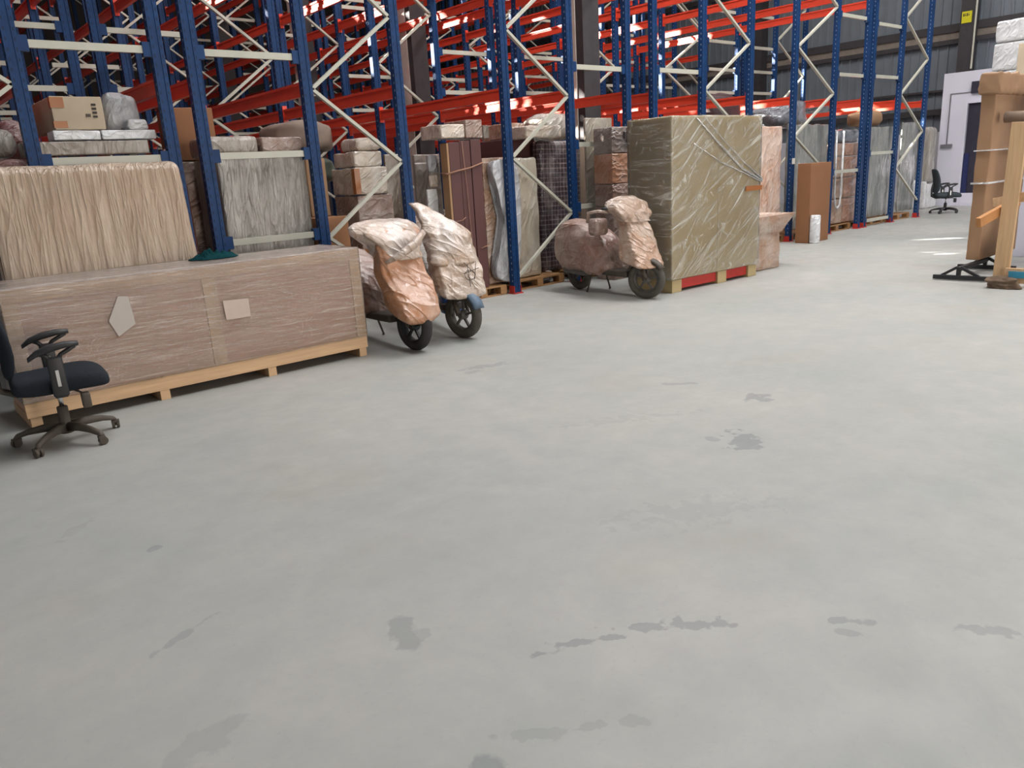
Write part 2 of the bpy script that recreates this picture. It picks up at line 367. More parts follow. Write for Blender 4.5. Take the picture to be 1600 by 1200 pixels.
    def build(s, name, m, parent=None, smooth=False, bevel=0, origin=None, subsurf=0):
        me = bpy.data.meshes.new(name); o0 = Vector(origin) if origin is not None else Vector((0, 0, 0))
        me.from_pydata([tuple(Vector(p)-o0) for p in s.v], [], s.f); me.update()
        me.materials.append(m)
        if smooth: me.polygons.foreach_set('use_smooth', [True]*len(me.polygons))
        o = bpy.data.objects.new(name, me); COL.objects.link(o)
        if parent is not None:
            o.parent = parent
        elif origin is not None: o.location = o0
        if bevel:
            b = o.modifiers.new('bevel', 'BEVEL'); b.width = bevel; b.segments = 2; b.limit_method = 'ANGLE'
        if subsurf:
            b = o.modifiers.new('subsurf', 'SUBSURF'); b.levels = subsurf; b.render_levels = subsurf
        return o
def cubic(prof, n):
    """resample a list of parameter rows smoothly"""
    P = np.array(prof, float); m = len(P); out = []
    for q in np.linspace(0, m-1, n):
        k = min(int(q), m-2); f = q-k
        p0, p1, p2, p3 = P[max(k-1, 0)], P[k], P[k+1], P[min(k+2, m-1)]
        out.append(.5*((2*p1)+(-p0+p2)*f+(2*p0-5*p1+4*p2-p3)*f*f+(-p0+3*p1-3*p2+p3)*f**3))
    return out
def facets(mb, amp, freq, seed=0, c=None):
    """sharp creases, the way stretched film and bent card fall into planes"""
    out = []
    for p in mb.v:
        w_ = Vector(p); q = w_*freq+Vector((seed*1.3, seed*.7, seed*2.1)); q += noise.noise_vector(w_*freq*.8)*.35
        d = noise.voronoi(q)[0]; r = min(d[1]-d[0], .6)
        ctr = Vector(c) if c else Vector((w_.x*.3+.2, 0, w_.z)); n_ = (w_-ctr); n_ = n_.normalized() if n_.length > 1e-6 else Vector((0, 0, 1))
        out.append(tuple(w_+n_*(r-.3)*amp*2+noise.noise_vector(w_*18)*amp*.15))
    mb.v = out; return mb
def tag(o, label, cat=None, group=None, kind=None):
    if label: o['label'] = label
    if cat: o['category'] = cat
    if group: o['group'] = group
    if kind: o['kind'] = kind
    return o
def thing(name, label, cat, loc=(0, 0, 0), rz=0, group=None):
    o = bpy.data.objects.new(name, None); COL.objects.link(o); o.location = loc; o.rotation_euler = (0, 0, rz); o.empty_display_size = .1
    return tag(o, label, cat, group)
def struct(name, mb, m, **kw):
    o = mb.build(name, m, **kw); o['kind'] = 'structure'; return o
def copy_tree(o, parent=None):
    c = o.copy(); COL.objects.link(c)
    if parent: c.parent = parent
    for ch in list(o.children):
        copy_tree(ch, c)
    return c

# ------------------------------------------------------------------ the hall
XA, XB, YA, YB = -10.0, 24.0, -8.0, 34.0
struct('floor', MB().box(XA, XB, YA, YB, -.2, 0), floor_mat())
M_sheet = plain('corrugated_sheet', srgb(112, 119, 126), .5, metal=.15, var=.07, scale=2.5, bstr=0)
M_sheet_dark = plain('dark_inner_sheet', srgb(92, 84, 80), .8, var=.08, scale=1)
def corrugated(mb, y0, y1, z0, z1, x, step=.25, dep=.035):
    y = y0; pts = []
    while y < y1:
        pts += [(x, y), (x, y+step*.72), (x-dep, y+step*.78), (x-dep, y+step*.94)]; y += step
    pts.append((x, y1)); n = len(pts)
    mb.add([(p[0], p[1], z0) for p in pts]+[(p[0], p[1], z1) for p in pts], [(i, n+i, n+i+1, i+1) for i in range(n-1)])
wb = MB(); corrugated(wb, YA, YB, 1.9, CEIL, XB); wb.box(XB+.02, XB+.12, YA, YB, 0, CEIL)
struct('wall_end', wb, M_sheet)
struct('wall_end_base', MB().box(XB-.12, XB+.02, YA, YB, 0, 1.9), plain('white_plinth', srgb(190, 190, 196), .7, var=.04))
struct('wall_far', MB().box(XA, XB, YB, YB+.1, 0, CEIL), M_sheet_dark)
struct('wall_left', MB().box(XA-.1, XA, YA, YB, 0, CEIL), M_sheet_dark)
struct('wall_aisle', MB().box(XA, XB, YA-.1, YA, 0, CEIL), M_sheet)
# roof with a slot of clear sheeting along the ridge
S0, S1 = 20.7, 22.2
ce = MB().box(XA, XB, YA, S0, CEIL, CEIL+.05).box(XA, XB, S1, YB, CEIL, CEIL+.05)
ce.box(XA, -5.9, S0, S1, CEIL, CEIL+.05).box(7.4, XB, S0, S1, CEIL, CEIL+.05).box(-5.9, -3.2, S0, 20.9, CEIL, CEIL+.05).box(-3.2, -.3, S0, 21.3, CEIL, CEIL+.05)  # unseen roof filled in stepwise to trim where sun patches fall
struct('ceiling', ce, plain('roof_sheet', srgb(110, 106, 104), .8, bstr=0))
tn = [0]
def trim(mb, m, **kw):
    tn[0] += 1; return struct('trim_%d' % tn[0], mb, m, **kw)
for z, h in ((4.15, .12), (4.45, .2), (2.35, .16), (2.95, .06), (6.6, .16), (8.6, .16)):
    trim(MB().box(XB-.16, XB-.04, YA, YB, z, z+h), M_col)
trim(MB().box(XB-.10, XB-.045, YA, YB, 4.27, 4.45), plain('pale_girt', srgb(128, 118, 108), .6))
def ibeam(x, y, s=.34, z1=CEIL, face_mat=None):
    mb = MB().box(x-s/2, x+s/2, y-s/2, y-s/2+.02, 0, z1).box(x-s/2, x+s/2, y+s/2-.02, y+s/2, 0, z1).box(x-.01, x+.01, y-s/2, y+s/2, 0, z1)
    return trim(mb, M_col)
for y in (8.62, 14.8, 21.0, 27.2): trim(MB().box(XB-.5, XB-.17, y-.16, y+.16, 0, CEIL), M_col)
M_conc = plain('pale_column_boarding', srgb(196, 186, 176), .7, var=.12, scale=4)
for y in (8.55, 12.9, 17.3, 21.9):
    cx = 8.92
    trim(MB().box(cx-.17, cx+.17, y-.19, y+.19, 0, CEIL), M_col)
    trim(MB().box(cx-.19, cx-.172, y-.05, y+.17, 0, CEIL), M_conc)
# yellow bay sign on the column
sg = thing('bay_sign', 'small yellow bay number sign on the dark column above the white cabin', 'sign', (XB-.52, 8.62, 4.72))
MB().box(-.012, 0, -.12, .12, -.14, .14).build('sign_plate', M_yellow, sg)
mk = MB()
for i, y in enumerate((.075, .035, -.01, -.05)): mk.box(-.016, -.0125, y-.014, y+.014, .02, .09) if i % 2 == 0 else mk.box(-.016, -.0125, y-.014, y+.014, .03, .05).box(-.016, -.0125, y-.005, y+.005, .03, .09)
mk.build('sign_writing', M_ink, sg)
# white cabin
cb = MB(); DY0, DY1 = 7.30, 7.86
cb.box(22.0, 22.12, DY1, 8.48, 0, 3.2).box(22.0, 22.12, 4.2, DY0, 0, 3.2).box(22.0, 22.12, DY0, DY1, 2.5, 3.2).box(22.0, 22.12, DY0, DY1, 0, .32)
cb.box(22.12, 23.8, 8.36, 8.48, 0, 3.2).box(22.12, 23.8, 4.2, 4.32, 0, 3.2).box(22.0, 23.8, 4.2, 8.48, 3.2, 3.26)
struct('wall_cabin', cb, M_white_paint)
d1 = struct('door_1', MB().box(22.05, 22.09, DY0, DY1, .32, 2.5), M_door)
MB().box(21.97, 22.02, DY1, DY1+.06, .0, 2.56).box(21.97, 22.02, DY0-.06, DY0, .0, 2.56).box(21.97, 22.02, DY0, DY1, 2.5, 2.56).build('door_frame', M_white_paint, d1)
MB().box(22.02, 22.05, DY1-.12, DY1, .32, 1.3).build('door_jamb', plain('navy_jamb', srgb(34, 42, 84), .5), d1)
sb = thing('switch_box', 'small grey switch box with conduit on the white cabin wall', 'switch box', (22.0, 8.28, 1.5))
MB().box(-.05, 0, -.14, .14, -.05, .05).build('box', M_grey_trim, sb, bevel=.01)
MB().box(-.02, 0, -.012, .012, .05, 1.25).box(-.02, 0, -.46, .012, 1.25, 1.27).build('conduit', M_grey_trim, sb)
tag(MB().box(21.93, 22.0, 7.55, 7.8, 2.72, 3.0).build('notice_board', M_door, origin=(21.95, 7.7, 2.72)), 'small dark panel fixed high on the white cabin above its doorway', 'panel')
tag(MB().tube([(21.5, 7.7, 3.27), (21.3, 7.62, 6), (21.1, 7.55, CEIL)], .022, 6).build('hanging_cable', M_beige, origin=(21.5, 7.7, 3.27)), 'pale cable hanging down in front of the end wall to the cabin roof', 'cable')

# ------------------------------------------------------------------ racking
FRONT = 7.45; BAY = 2.85; NB = 8
LV = [2.42, 4.17, 5.92]; PH = 8.0
def post_mb(x, y, z1=PH):
    # omega profile: closed face towards the aisle, lips behind
    p = [(-.052, -.04), (-.018, -.04), (-.014, -.030), (.014, -.030), (.018, -.04), (.052, -.04), (.052, .04), (.022, .04), (.022, .034), (.046, .034), (.046, -.034), (-.046, -.034), (-.046, .034), (-.022, .034), (-.022, .04), (-.052, .04)]
    return MB().prism([(a, b) for a, b in p], 0, z1)
post_proto = post_mb(0, 0); base_proto = MB().box(-.07, .07, -.07, .07, 0, .012).box(-.062, -.054, -.05, .05, .012, .10).box(.054, .062, -.05, .05, .012, .10)
_pp = post_proto.build('upright_post', M_blue); _pb = base_proto.build('base_plate', M_redplate)
bm_ = MB().box(-.013, .013, .06, BAY-.06, -.03, .055).box(-.026, .026, .06, BAY-.06, -.072, -.03).box(-.026, .026, .06, BAY-.06, .036, .062)
bm_.box(-.032, .032, .045, .062, -.11, .11).box(-.032, .032, BAY-.062, BAY-.045, -.11, .11)
_bm = bm_.build('shelf_beam', M_orange)
for o in (_pp, _pb, _bm): COL.objects.unlink(o)
def inst(proto, parent, loc, name=None):
    c = proto.copy(); COL.objects.link(c); c.parent = parent; c.location = loc
    return c
racks = [
    ('blue and orange pallet rack row at far left, behind the leaning mattress', [.25, 1.34, 2.44], (0, 1), .20, (1, 2), [1.8, 2.70]),
    ('blue and orange pallet rack row behind the right end of the long crate', [2.73, 3.82, 4.90], (1, 2), .95, (0, 1), [1.0, 1.8, 2.70]),
    ('blue and orange pallet rack row holding the plaid mattress, left of the lone scooter', [6.41, 7.51, 8.63], (0, 1), .21, (1, 2), [1.0, 1.8, 2.76]),
    ('blue and orange pallet rack row rising behind the khaki wrapped cabinet', [9.20, 10.36, 11.64], (1, 2), 1.07, (0, 1), [1.8, 2.78]),
    ('blue and orange pallet rack row behind the tall orange-brown carton', [13.0, 14.4, 15.6], (0, 1), .36, (1, 2), [1.15, 2.89, 3.9]),
    ('blue and orange pallet rack row nearest the white cabin', [15.85, 17.1, 18.4], (1, 2), 1.12, (0, 1), [.12, 1.45, 2.9, 3.85]),
]
def visible(p):
    u, v = proj(p); return v > -160 and u > -250
for ri, (lab, xs, zz, zoff, spn, szs) in enumerate(racks):
    R0 = thing('pallet_rack', lab, 'pallet rack', (xs[0], FRONT, 0))
    xc = xs[0]
    nb = NB
    for b in range(nb+1):
        y = b*BAY
        for x in xs:
            po = inst(_pp, R0, (x-xc, y, 0))
            if b < 3: inst(_pb, po, (0, 0, 0))
        # zigzag bracing of the end frames
        xl, xr = xs[zz[0]]-xc+.05, xs[zz[1]]-xc-.05
        mb = MB(); z = zoff; left = True
        if z > .4: mb.bar((xr, y-.01, z-.73), (xl, y-.01, z), .032, .045, up=(0, 1, 0))
        while z < PH-.8:
            a = (xl if left else xr, y-.012, z); c = (xr if left else xl, y-.012, z+.73)
            mb.bar(a, c, .032, .045, up=(0, 1, 0)); z += .73; left = not left
        mb.build('frame_bracing', M_beige, R0)
        for sz in szs+[5.3]+([3.35, 4.5] if b > 0 else []):
            if b > 0 and sz < 1.5: continue
            x0, x1 = xs[spn[0]]-xc, xs[spn[1]]-xc
            sp_ = MB().box(x0+.1, x1-.1, y-.02, y+.02, sz-.03, sz+.03).build('row_spacer', M_beige, R0)
            if b < 2:
                for xa_ in (x0+.05, x1-.12): MB().box(xa_, xa_+.07, y-.03, y+.03, sz-.06, sz+.06).build('spacer_bracket', M_blue, sp_)
        if b < nb:
            for x in xs:
                for li, lz in enumerate(LV):
                    if not (visible((x, FRONT+y+BAY, lz)) or visible((x, FRONT+y, lz))): continue
                    if li == 1 and x > 15.7 and b < 2: continue
                    inst(_bm, R0, (x-xc, y, lz))

lp = on_y(1237, 252, FRONT-.045); rk = bpy.data.objects['pallet_rack.004']
MB().box(-.05, .05, -.003, 0, -.05, .05).build('paper_label', M_paper, rk).location = (0, -.045, lp[2])
# ------------------------------------------------------------------ goods
def boxpx(uL, uC, uR, vT, Y, z0, vm=None):
    vm = vm or vT+20
    xc = on_y(uC, vm, Y)[0]; xr = on_y(uR, vm, Y)[0]; yb = on_x(uL, vm, xc)[1] if uL else Y+.6
    return [xc, xr, Y, min(yb, Y+1.6), z0, on_y(uC, vT, Y)[2]]
def pallet(x0, x1, y0, y1, label, red=False, group=None):
    t = thing('pallet', label, 'pallet', ((x0+x1)/2, (y0+y1)/2, 0), 0, group)
    hx, hy = (x1-x0)/2, (y1-y0)/2; m = M_redplate if red else M_pallet
    mb = MB(); n = 6
    for i in range(n):
        a = -hy+i*(2*hy)/n; mb.box(-hx, hx, a+.008, a+2*hy/n-.008, .105, .125)
    mb.build('top_boards', m, t)
    for i in (-1, 0, 1):
        for j in (-1, 0, 1):
            MB().box(i*(hx-.05)-.05, i*(hx-.05)+.05, j*(hy-.06)-.06, j*(hy-.06)+.06, .018, .105).build('block', m, t)
    mb = MB()
    for j in (-1, 0, 1): mb.box(-hx, hx, j*(hy-.06)-.05, j*(hy-.06)+.05, 0, .018)
    mb.build('bottom_boards', m, t)
    return t
_sd = [0]
def soft(name, label, cat, d, m, r=.02, amp=.006, freq=7, group=None, tilt=None, tape=None, sag=0, seg=.07):
    _sd[0] += 1
    x0, x1, y0, y1, z0, z1 = d; o0 = ((x0+x1)/2, (y0+y1)/2, z0)
    mb = MB().soft(x0, x1, y0, y1, z0, z1, r, amp, freq, seg, _sd[0], sag=sag)
    o = mb.build(name, m, smooth=True, origin=o0)
    tag(o, label, cat, group)
    if tilt: o.rotation_euler = tilt
    if tape:
        e = amp*1.4+.002
        w_ = .025; xm = (x0+x1)/2-o0[0]; ym = (y0+y1)/2-o0[1]; H = z1-z0
        tb = MB()
        if tape == 'h': tb.box(x0-o0[0]-e, x1-o0[0]+e, y0-o0[1]-e, y1-o0[1]+e, H*.5-w_, H*.5+w_)
        if tape == 'v': tb.box(xm-w_, xm+w_, y0-o0[1]-e, y1-o0[1]+e, 0, H+e)
        if tape == 'c': tb.box(x0-o0[0]-e, x0-o0[0]+.05, y0-o0[1]-e, y0-o0[1]+.05, .01, H*.96)
        tb.build('tape', M_tape, o)
    return o
ZP = .134
# --- left: mattress leaning on the rack, crate in front
pallet(1.40, 2.40, 7.55, 8.75, 'wooden pallet under the maroon wrapped sofa, hidden behind the long crate')
z = soft('wrapped_sofa', 'long maroon sofa wrapped in film on the rack behind the leaning mattress', 'sofa', (.98, 2.38, 7.52, 8.7, ZP, 1.83), W_maroon, .05, .015)
mat_ = MB().soft(-.75, .72, -.09, .09, 0, 1.76, .075, .007, 5, .07, 3, mx=30)
o = mat_.build('mattress', W_tan, smooth=True, origin=(0, 0, 0)); o.location = (1.62, 6.86, .015); o.rotation_euler = (-.14, .0, 0)
tag(o, 'large tan mattress in streaky stretch film leaning on the rack behind the crate', 'mattress')
zt = 1.85
soft('flat_carton', 'flat printed grey carton under the two white foam boards', 'carton', boxpx(30, 36, 235, 222, 7.55, zt), W_taupe, .012, .004)
zt2 = on_y(36, 222, 7.55)[2]+.01
a = boxpx(76, 86, 160, 204, 7.55, zt2); soft('foam_board', 'left one of two white foam boards, lying under the printed pale carton', 'foam board', a, W_white, .01, .004)
b_ = boxpx(161, 162, 246, 203, 7.55, zt2); b_[5] = a[5]; b_[3] = a[3]; soft('foam_board', 'right one of two white foam boards, lying under the plastic bags', 'foam board', b_, W_white, .01, .004)
pbx = boxpx(50, 80, 161, 150, 7.62, a[5]+.01)
t = thing('printed_carton', 'pale carton with brown tape and small printing, on the white foam boards', 'carton', ((pbx[0]+pbx[1])/2, (pbx[2]+pbx[3])/2, pbx[4]))
hx, hy, hz = (pbx[1]-pbx[0])/2, (pbx[3]-pbx[2])/2, pbx[5]-pbx[4]
MB().soft(-hx, hx, -hy, hy, 0, hz, .008, .003).build('box', M_card_pale, t, smooth=True)
for za, zb2 in ((.06, .26), (.66, .97)): MB().box(-hx-.004, -hx+.10, -hy-.005, -hy+.05, hz*za, hz*zb2).build('tape', M_tape, t)
mb = MB()
for k in range(4): mb.box(hx-.09, hx-.055, -hy-.006, -hy-.003, hz*(.36+k*.12), hz*(.36+k*.12)+.018)
for k in range(3): mb.box(hx-.145+k*.014, hx-.137+k*.014, -hy-.006, -hy-.003, hz*.38, hz*.48)
mb.build('printing', M_ink, t)
# bundle helper: a lumpy plastic bag
def bundle(name, label, cat, c, r, m, seed=0, group=None, flat=.7, n=18, amp=.22):
    mb = MB(); rings = []
    for i in range(n//2+1):
        ph = PI*i/(n//2); ring = []
        for k in range(n):
            th = 2*PI*k/n; d = Vector((math.sin(ph)*math.cos(th), math.sin(ph)*math.sin(th), math.cos(ph)))
            q = 1+amp*noise.noise(d*1.8+Vector((seed, 0, 0)))+amp*.6*noise.noise(d*4.5+Vector((0, seed, 0)))
            sgn = lambda x: (abs(x)**.7)*(1 if x >= 0 else -1)
            zz_ = sgn(d.z)*r[2]*q
            ring.append((sgn(d.x)*r[0]*q, sgn(d.y)*r[1]*q, max(zz_, -r[2]*.86)+r[2]*.86))
        rings.append(ring)
    mb.loft(rings); o = mb.build(name, m, smooth=True, subsurf=1); o.location = c
    return tag(o, label, cat, group)
p = on_y(182, 166, 7.75); bundle('plastic_bag', 'white plastic bag of soft goods beside the printed pale carton', 'bag', (p[0]+.04, 7.86, b_[5]+.005), (.16, .16, .18), W_silver, 4)
p = on_y(205, 190, 7.6); bundle('plastic_bag', 'small crumpled clear bag lying on the right foam board', 'bag', (p[0]+.05, 7.60, b_[5]+.003), (.09, .04, .05), W_white, 9)
soft('rolled_mattress', 'grey mattress roll lying at the far left edge behind the blue post', 'mattress', (.45, 1.30, 7.75, 8.6, 1.86, on_y(20, 200, 7.75)[2]), W_grey, .09, .02)
p = on_y(30, 190, 7.9); bundle('cloth_bundle', 'dark maroon cloth bundle on the grey mattress roll at far left', 'bundle', (1.03, 8.0, on_y(20, 200, 7.75)[2]+.03), (.22, .2, .16), W_maroon, 5)
bundle('cloth_bundle', 'maroon wrapped bundle between the grey roll and the printed pale carton', 'bundle', (1.45, 8.85, 1.86), (.17, .2, .2), W_maroon, 8)

# --- bay between second pair of posts
pallet(2.8, 3.76, 7.55, 8.22, 'wooden pallet under the film-wrapped grey cabinet behind the crate')
rl = MB().lathe([(.001, 0), (.10, .005), (.105, .1), (.10, .9), (.107, 1.55), (.09, 1.86), (.03, 1.9), (.001, 1.9)], 20).crumple(.008, 9).build('rolled_carpet', W_maroon, smooth=True)
rl.location = (2.56, 7.78, .0); rl.rotation_euler = (0, -.03, 0); tag(rl, 'upright maroon carpet roll in film between two blue posts', 'carpet roll')
cab = soft('wrapped_cabinet', 'grey cabinet in cloudy film standing behind the right end of the crate', 'cabinet', (2.86, 3.76, 7.55, 8.2, ZP, on_y(345, 246, 7.55)[2]), W_grey, .02, .008)
zc = on_y(345, 246, 7.55)[2]+.012
soft('cushion', 'pale cushion in film on top of the grey wrapped cabinet', 'cushion', (2.80, 3.30, 7.56, 8.1, zc, on_y(370, 212, 7.56)[2]), W_taupe, .05, .01)
soft('carton', 'long brown carton in film beside the cushion on the grey cabinet', 'carton', (3.33, 3.76, 7.56, 8.1, zc, on_y(430, 214, 7.56)[2]), W_card_dark, .02, .006)
d = boxpx(246, 272, 334, 168, 8.15, 1.8, 190)
soft('wrapped_cabinet', 'dull brown wrapped cabinet behind the maroon carpet roll', 'cabinet', (2.62, 3.3, 8.25, 8.9, 0.0, d[4]-.01), W_card_dark, .02, .006)
d = boxpx(246, 272, 334, 168, 8.27, 1.8, 190)
soft('carton', 'plain orange-brown carton high up between two blue posts at left', 'carton', d, M_card_orange, .008, .003)
bundle('tarpaulin', 'grey-brown tarpaulin heap on the rack above the stacked wrapped boxes', 'tarpaulin', (4.36, 8.9, 1.86), (.44, .35, .2), plain('grey_brown_tarp', srgb(120, 104, 92), .7, var=.2, scale=5), 3)
bundle('tarpaulin', 'dull green tarpaulin lying under the grey-brown heap', 'tarpaulin', (4.3, 8.75, 1.50), (.42, .3, .17), plain('green_tarp', srgb(84, 92, 80), .7, var=.2, scale=5), 6)
# cartons between third and fourth post
soft('carton', 'tall tan carton just right of the grey wrapped cabinet, upper of two', 'carton', boxpx(470, 482, 512, 248, 7.95, 1.15, 290), M_card, .01, .004)
soft('carton', 'tall tan carton just right of the grey wrapped cabinet, lower of two', 'carton', (on_y(482, 290, 7.95)[0], on_y(512, 290, 7.95)[0], 7.95, 8.5, 0, 1.14), M_card, .01, .004)
t = thing('open_carton', 'orange-brown open carton with a raised flap behind the crate end', 'carton', (4.0, 7.70, 0))
MB().soft(-.19, .19, -.13, .2, 0, 1.15, .008, .004).build('box', M_card_orange, t, smooth=True)
MB().add([(-.19, -.135, 1.15), (-.05, -.135, 1.15), (-.09, -.20, 1.26), (-.2, -.2, 1.24), (-.19, -.128, 1.15), (-.05, -.128, 1.15), (-.09, -.193, 1.265), (-.2, -.193, 1.245)], [(0, 1, 2, 3), (7, 6, 5, 4), (0, 4, 5, 1), (1, 5, 6, 2), (2, 6, 7, 3), (3, 7, 4, 0)]).build('flap', M_card_orange, t)
# stack of wrapped boxes
xs_, Yk = [on_y(558, 280, 7.7)[0], on_y(601, 280, 7.7)[0]], 7.7
zA, zB_, zC, zD = on_y(558, 306, Yk)[2], on_y(558, 262, Yk)[2], on_y(558, 237, Yk)[2], on_y(580, 215, Yk)[2]
yb = on_x(522, 280, xs_[0])[1]
soft('carton', 'large brown carton at the bottom of the wrapped stack behind the first scooter', 'carton', (xs_[0]-.02, xs_[1]+.08, Yk, yb, ZP, zA), W_card_dark, .012, .006, tape='h')
soft('carton', 'wrapped carton with dark tape, second from top of the stack behind the first scooter', 'carton', (xs_[0]-.03, xs_[1]+.03, Yk-.02, yb, zA+.008, zB_), W_pale, .02, .01, tape='c')
soft('carton', 'wrapped carton with paler ends resting above the taped one in the stack', 'carton', (xs_[0]-.01, xs_[1]-.01, Yk, yb-.05, zB_+.008, zC), W_pale, .02, .01)
soft('bubble_wrapped_parcel', 'round-topped bubble wrapped parcel, topmost of the stack behind the first scooter', 'parcel', (xs_[0]+.06, xs_[1]+.02, Yk+.02, yb-.1, zC+.008, zD), W_pale, .05, .012)
pallet(4.25, 4.84, 7.62, 8.7, 'wooden pallet under the stack of wrapped boxes behind the first scooter')
soft('wrapped_board', 'dark brown board standing on edge left of the wrapped box stack', 'panel', (4.07, 4.14, 8.55, 9.5, 0, 1.46), W_maroon, .012, .004)
# panels seen between the posts
def slab(name, label, cat, uL, uC, uR, vT, Y, m, z0=0.0, r=.012, amp=.005, **k):
    return soft(name, label, cat, boxpx(uL, uC, uR, vT, Y, z0, max(vT+40, 280)), m, r, amp, **k)
slab('wrapped_board', 'grey board in film right of the wrapped box stack', 'panel', 601, 604, 632, 241, 8.3, W_taupe)
slab('wardrobe_carton', 'tall taupe wardrobe carton behind the second scooter', 'carton', 646, 650, 690, 242, 8.55, W_taupe)
slab('wardrobe_carton', 'taupe carton with a rounded top in front of the taller taupe one', 'carton', 646, 649, 675, 252, 8.3, W_taupe, r=.04)
slab('carton', 'reddish brown carton low behind the two scooters', 'carton', 636, 645, 692, 338, 7.55, W_card_dark, tape='h')
slab('wrapped_parcel', 'narrow white crinkled parcel standing left of the maroon wardrobe, lower piece', 'parcel', 668, 671, 687, 296, 7.75, W_white, amp=.012)
d = boxpx(668, 671, 687, 272, 7.75, on_y(677, 296, 7.75)[2]+.01, 285); soft('wrapped_parcel', 'narrow tan parcel on the white one left of the maroon wardrobe', 'parcel', d, W_pale, .03, .012)
d2 = boxpx(664, 669, 687, 240, 7.76, d[5]+.01, 260); soft('wrapped_parcel', 'silver film parcel topmost left of the maroon wardrobe', 'parcel', d2, W_silver, .04, .015)
# maroon wardrobe
x0 = on_y(706, 300, 7.5)[0]; x1 = on_y(756, 300, 7.5)[0]; zt = on_y(712, 222, 7.5)[2]
t = thing('wardrobe', 'tall maroon flat-pack wardrobe boards tied with rope, between two racks', 'wardrobe', (x0, 7.5, 0))
W_ = x1-x0
MB().box(-.03, .0, 0, .13, ZP, zt-.01).build('side_board', wood('raw_board_edge', srgb(160, 124, 88), axis=2), t, bevel=.003)
for i in range(3):
    MB().box(.004+i*W_/3, (i+1)*W_/3-.004, .0 if i != 1 else .006, .13, ZP, zt+.012*i).build('board', M_maroon, t, bevel=.004)
MB().box(W_+.004, W_+.15, .20, .34, ZP, zt+.03).build('board', plain('deep_maroon_board', srgb(88, 42, 38), .5, var=.05), t, bevel=.004)
zr = on_y(730, 262, 7.5)[2]
MB().tube([(-.04, .12, zr-.05), (-.045, -.012, zr-.06), (.1, -.014, zr-.03), (.3, -.014, zr), (W_+.0, -.012, zr+.05), (W_+.02, .12, zr+.06)], .009, 8).build('rope', M_rope, t, smooth=True)
MB().tube([(.18, .1, zt+.01), (.19, -.01, zt+.005), (.22, -.012, zt-.5), (.24, -.012, zt-1.1), (.25, -.012, .2)], .004, 6).tube([(-.045, -.01, zr-.62), (.12, -.014, zr-.6), (.17, -.014, zr-.57)], .005, 6).tube([(W_-.1, -.01, .62), (W_+.02, -.01, .65)], .006, 6).build('string', M_rope, t, smooth=True)
pallet(5.56, 6.30, 7.49, 8.1, 'wooden pallet under the maroon wardrobe boards')
zc = zt+.045
d = boxpx(657, 690, 727, 194, 7.52, zc, 215); soft('carton', 'film-wrapped carton with torn white lines, left end of the row on the maroon wardrobe', 'carton', (d[0], d[1], 7.52, d[3], zc, d[5]), W_pale, .015, .008)
d = boxpx(0, 728, 756, 187, 7.56, zc, 205); soft('carton', 'plain brown carton second in the row on the maroon wardrobe', 'carton', (d[0], d[1]-.02, 7.56, 8.0, zc, d[5]), W_card_dark, .012, .005)
d = boxpx(0, 759, 783, 195, 7.66, zc, 205); soft('carton', 'carton with green print just left of the blue post on the maroon wardrobe', 'carton', (d[0], min(d[1], 6.34), 7.7, 8.2, zc, d[5]), W_taupe, .012, .005)
# second row of boards deeper in, carrying cartons
slab('wrapped_board', 'dark red-brown board behind the plaid mattress', 'panel', 0, 790, 838, 218, 8.1, M_maroon, z0=ZP)
zc = on_y(790, 218, 8.1)[2]+.01
d = boxpx(0, 796, 820, 192, 8.1, zc, 205); soft('carton', 'wide tan carton on the dark board right of the tall blue post', 'carton', (d[0], d[1], 8.1, 8.7, zc, d[5]), W_card, .012, .006)
# thin brown board and the silver curved piece
zb = on_y(760, 247, 7.66)[2]
soft('wrapped_board', 'brown board with battered edges left of the silver headboard', 'panel', (on_y(756, 300, 7.66)[0], on_y(803, 300, 7.66)[0], 7.655, 7.69, ZP, zb), W_card, .01, .005)
YH = 7.575
prof = [(762, 256), (764, 274), (771, 288), (779, 300), (783, 330), (782, 360), (777, 388), (771, 408), (769, 424), (774, 436), (790, 439), (812, 438), (812, 250), (790, 247), (770, 248)]
P_ = [on_y(u, v, YH) for u, v in prof]
pts = [(q[0], q[2]) for q in P_]
cxm = sum(a for a, _ in pts)/len(pts); czm = sum(b for _, b in pts)/len(pts)
rings = []
for yy, s in ((-.075, .86), (-.065, .95), (-.03, 1.0), (.03, 1.0), (.06, .95)):
    rings.append([(cxm+(a-cxm)*s, YH+yy, czm+(b-czm)*(.97+.03*s if s < 1 else 1)) for a, b in pts])
o = MB().loft(rings).crumple(.006, 8).build('headboard', W_silver, smooth=True, subsurf=2, origin=(cxm, YH, pts[10][1])); o.location.z = ZP+.012
tag(o, 'silver film-wrapped curved headboard leaning behind the near blue post', 'headboard')
soft('wrapped_mattress', 'beige cloth-covered mattress standing right of the near blue post', 'mattress', (on_y(803, 330, 7.7)[0], on_y(843, 330, 7.7)[0], 7.70, 7.80, ZP, on_y(820, 246, 7.66)[2]), wrapped('film_over_beige_cloth', srgb(166, 154, 134), amount=.4, stretch=(1, 1, .35)), .035, .012)
soft('wrapped_mattress', 'purple plaid mattress in clear film standing on its side in the rack', 'mattress', (on_y(845, 320, 7.86)[0], on_y(908, 300, 7.86)[0], 7.86, 8.05, ZP, on_y(860, 219, 7.68)[2]), M_plaid, .05, .01, tilt=(0, .02, 0))
pallet(6.52, 7.42, 7.58, 8.6, 'wooden pallet under the plaid mattress')
zc = on_y(860, 219, 7.68)[2]+.03
soft('wrapped_board', 'flat foam packs in film lying on top of the plaid mattress', 'pack', (6.95, 7.60, 7.70, 8.07, zc, zc+.16), W_pale, .03, .01)
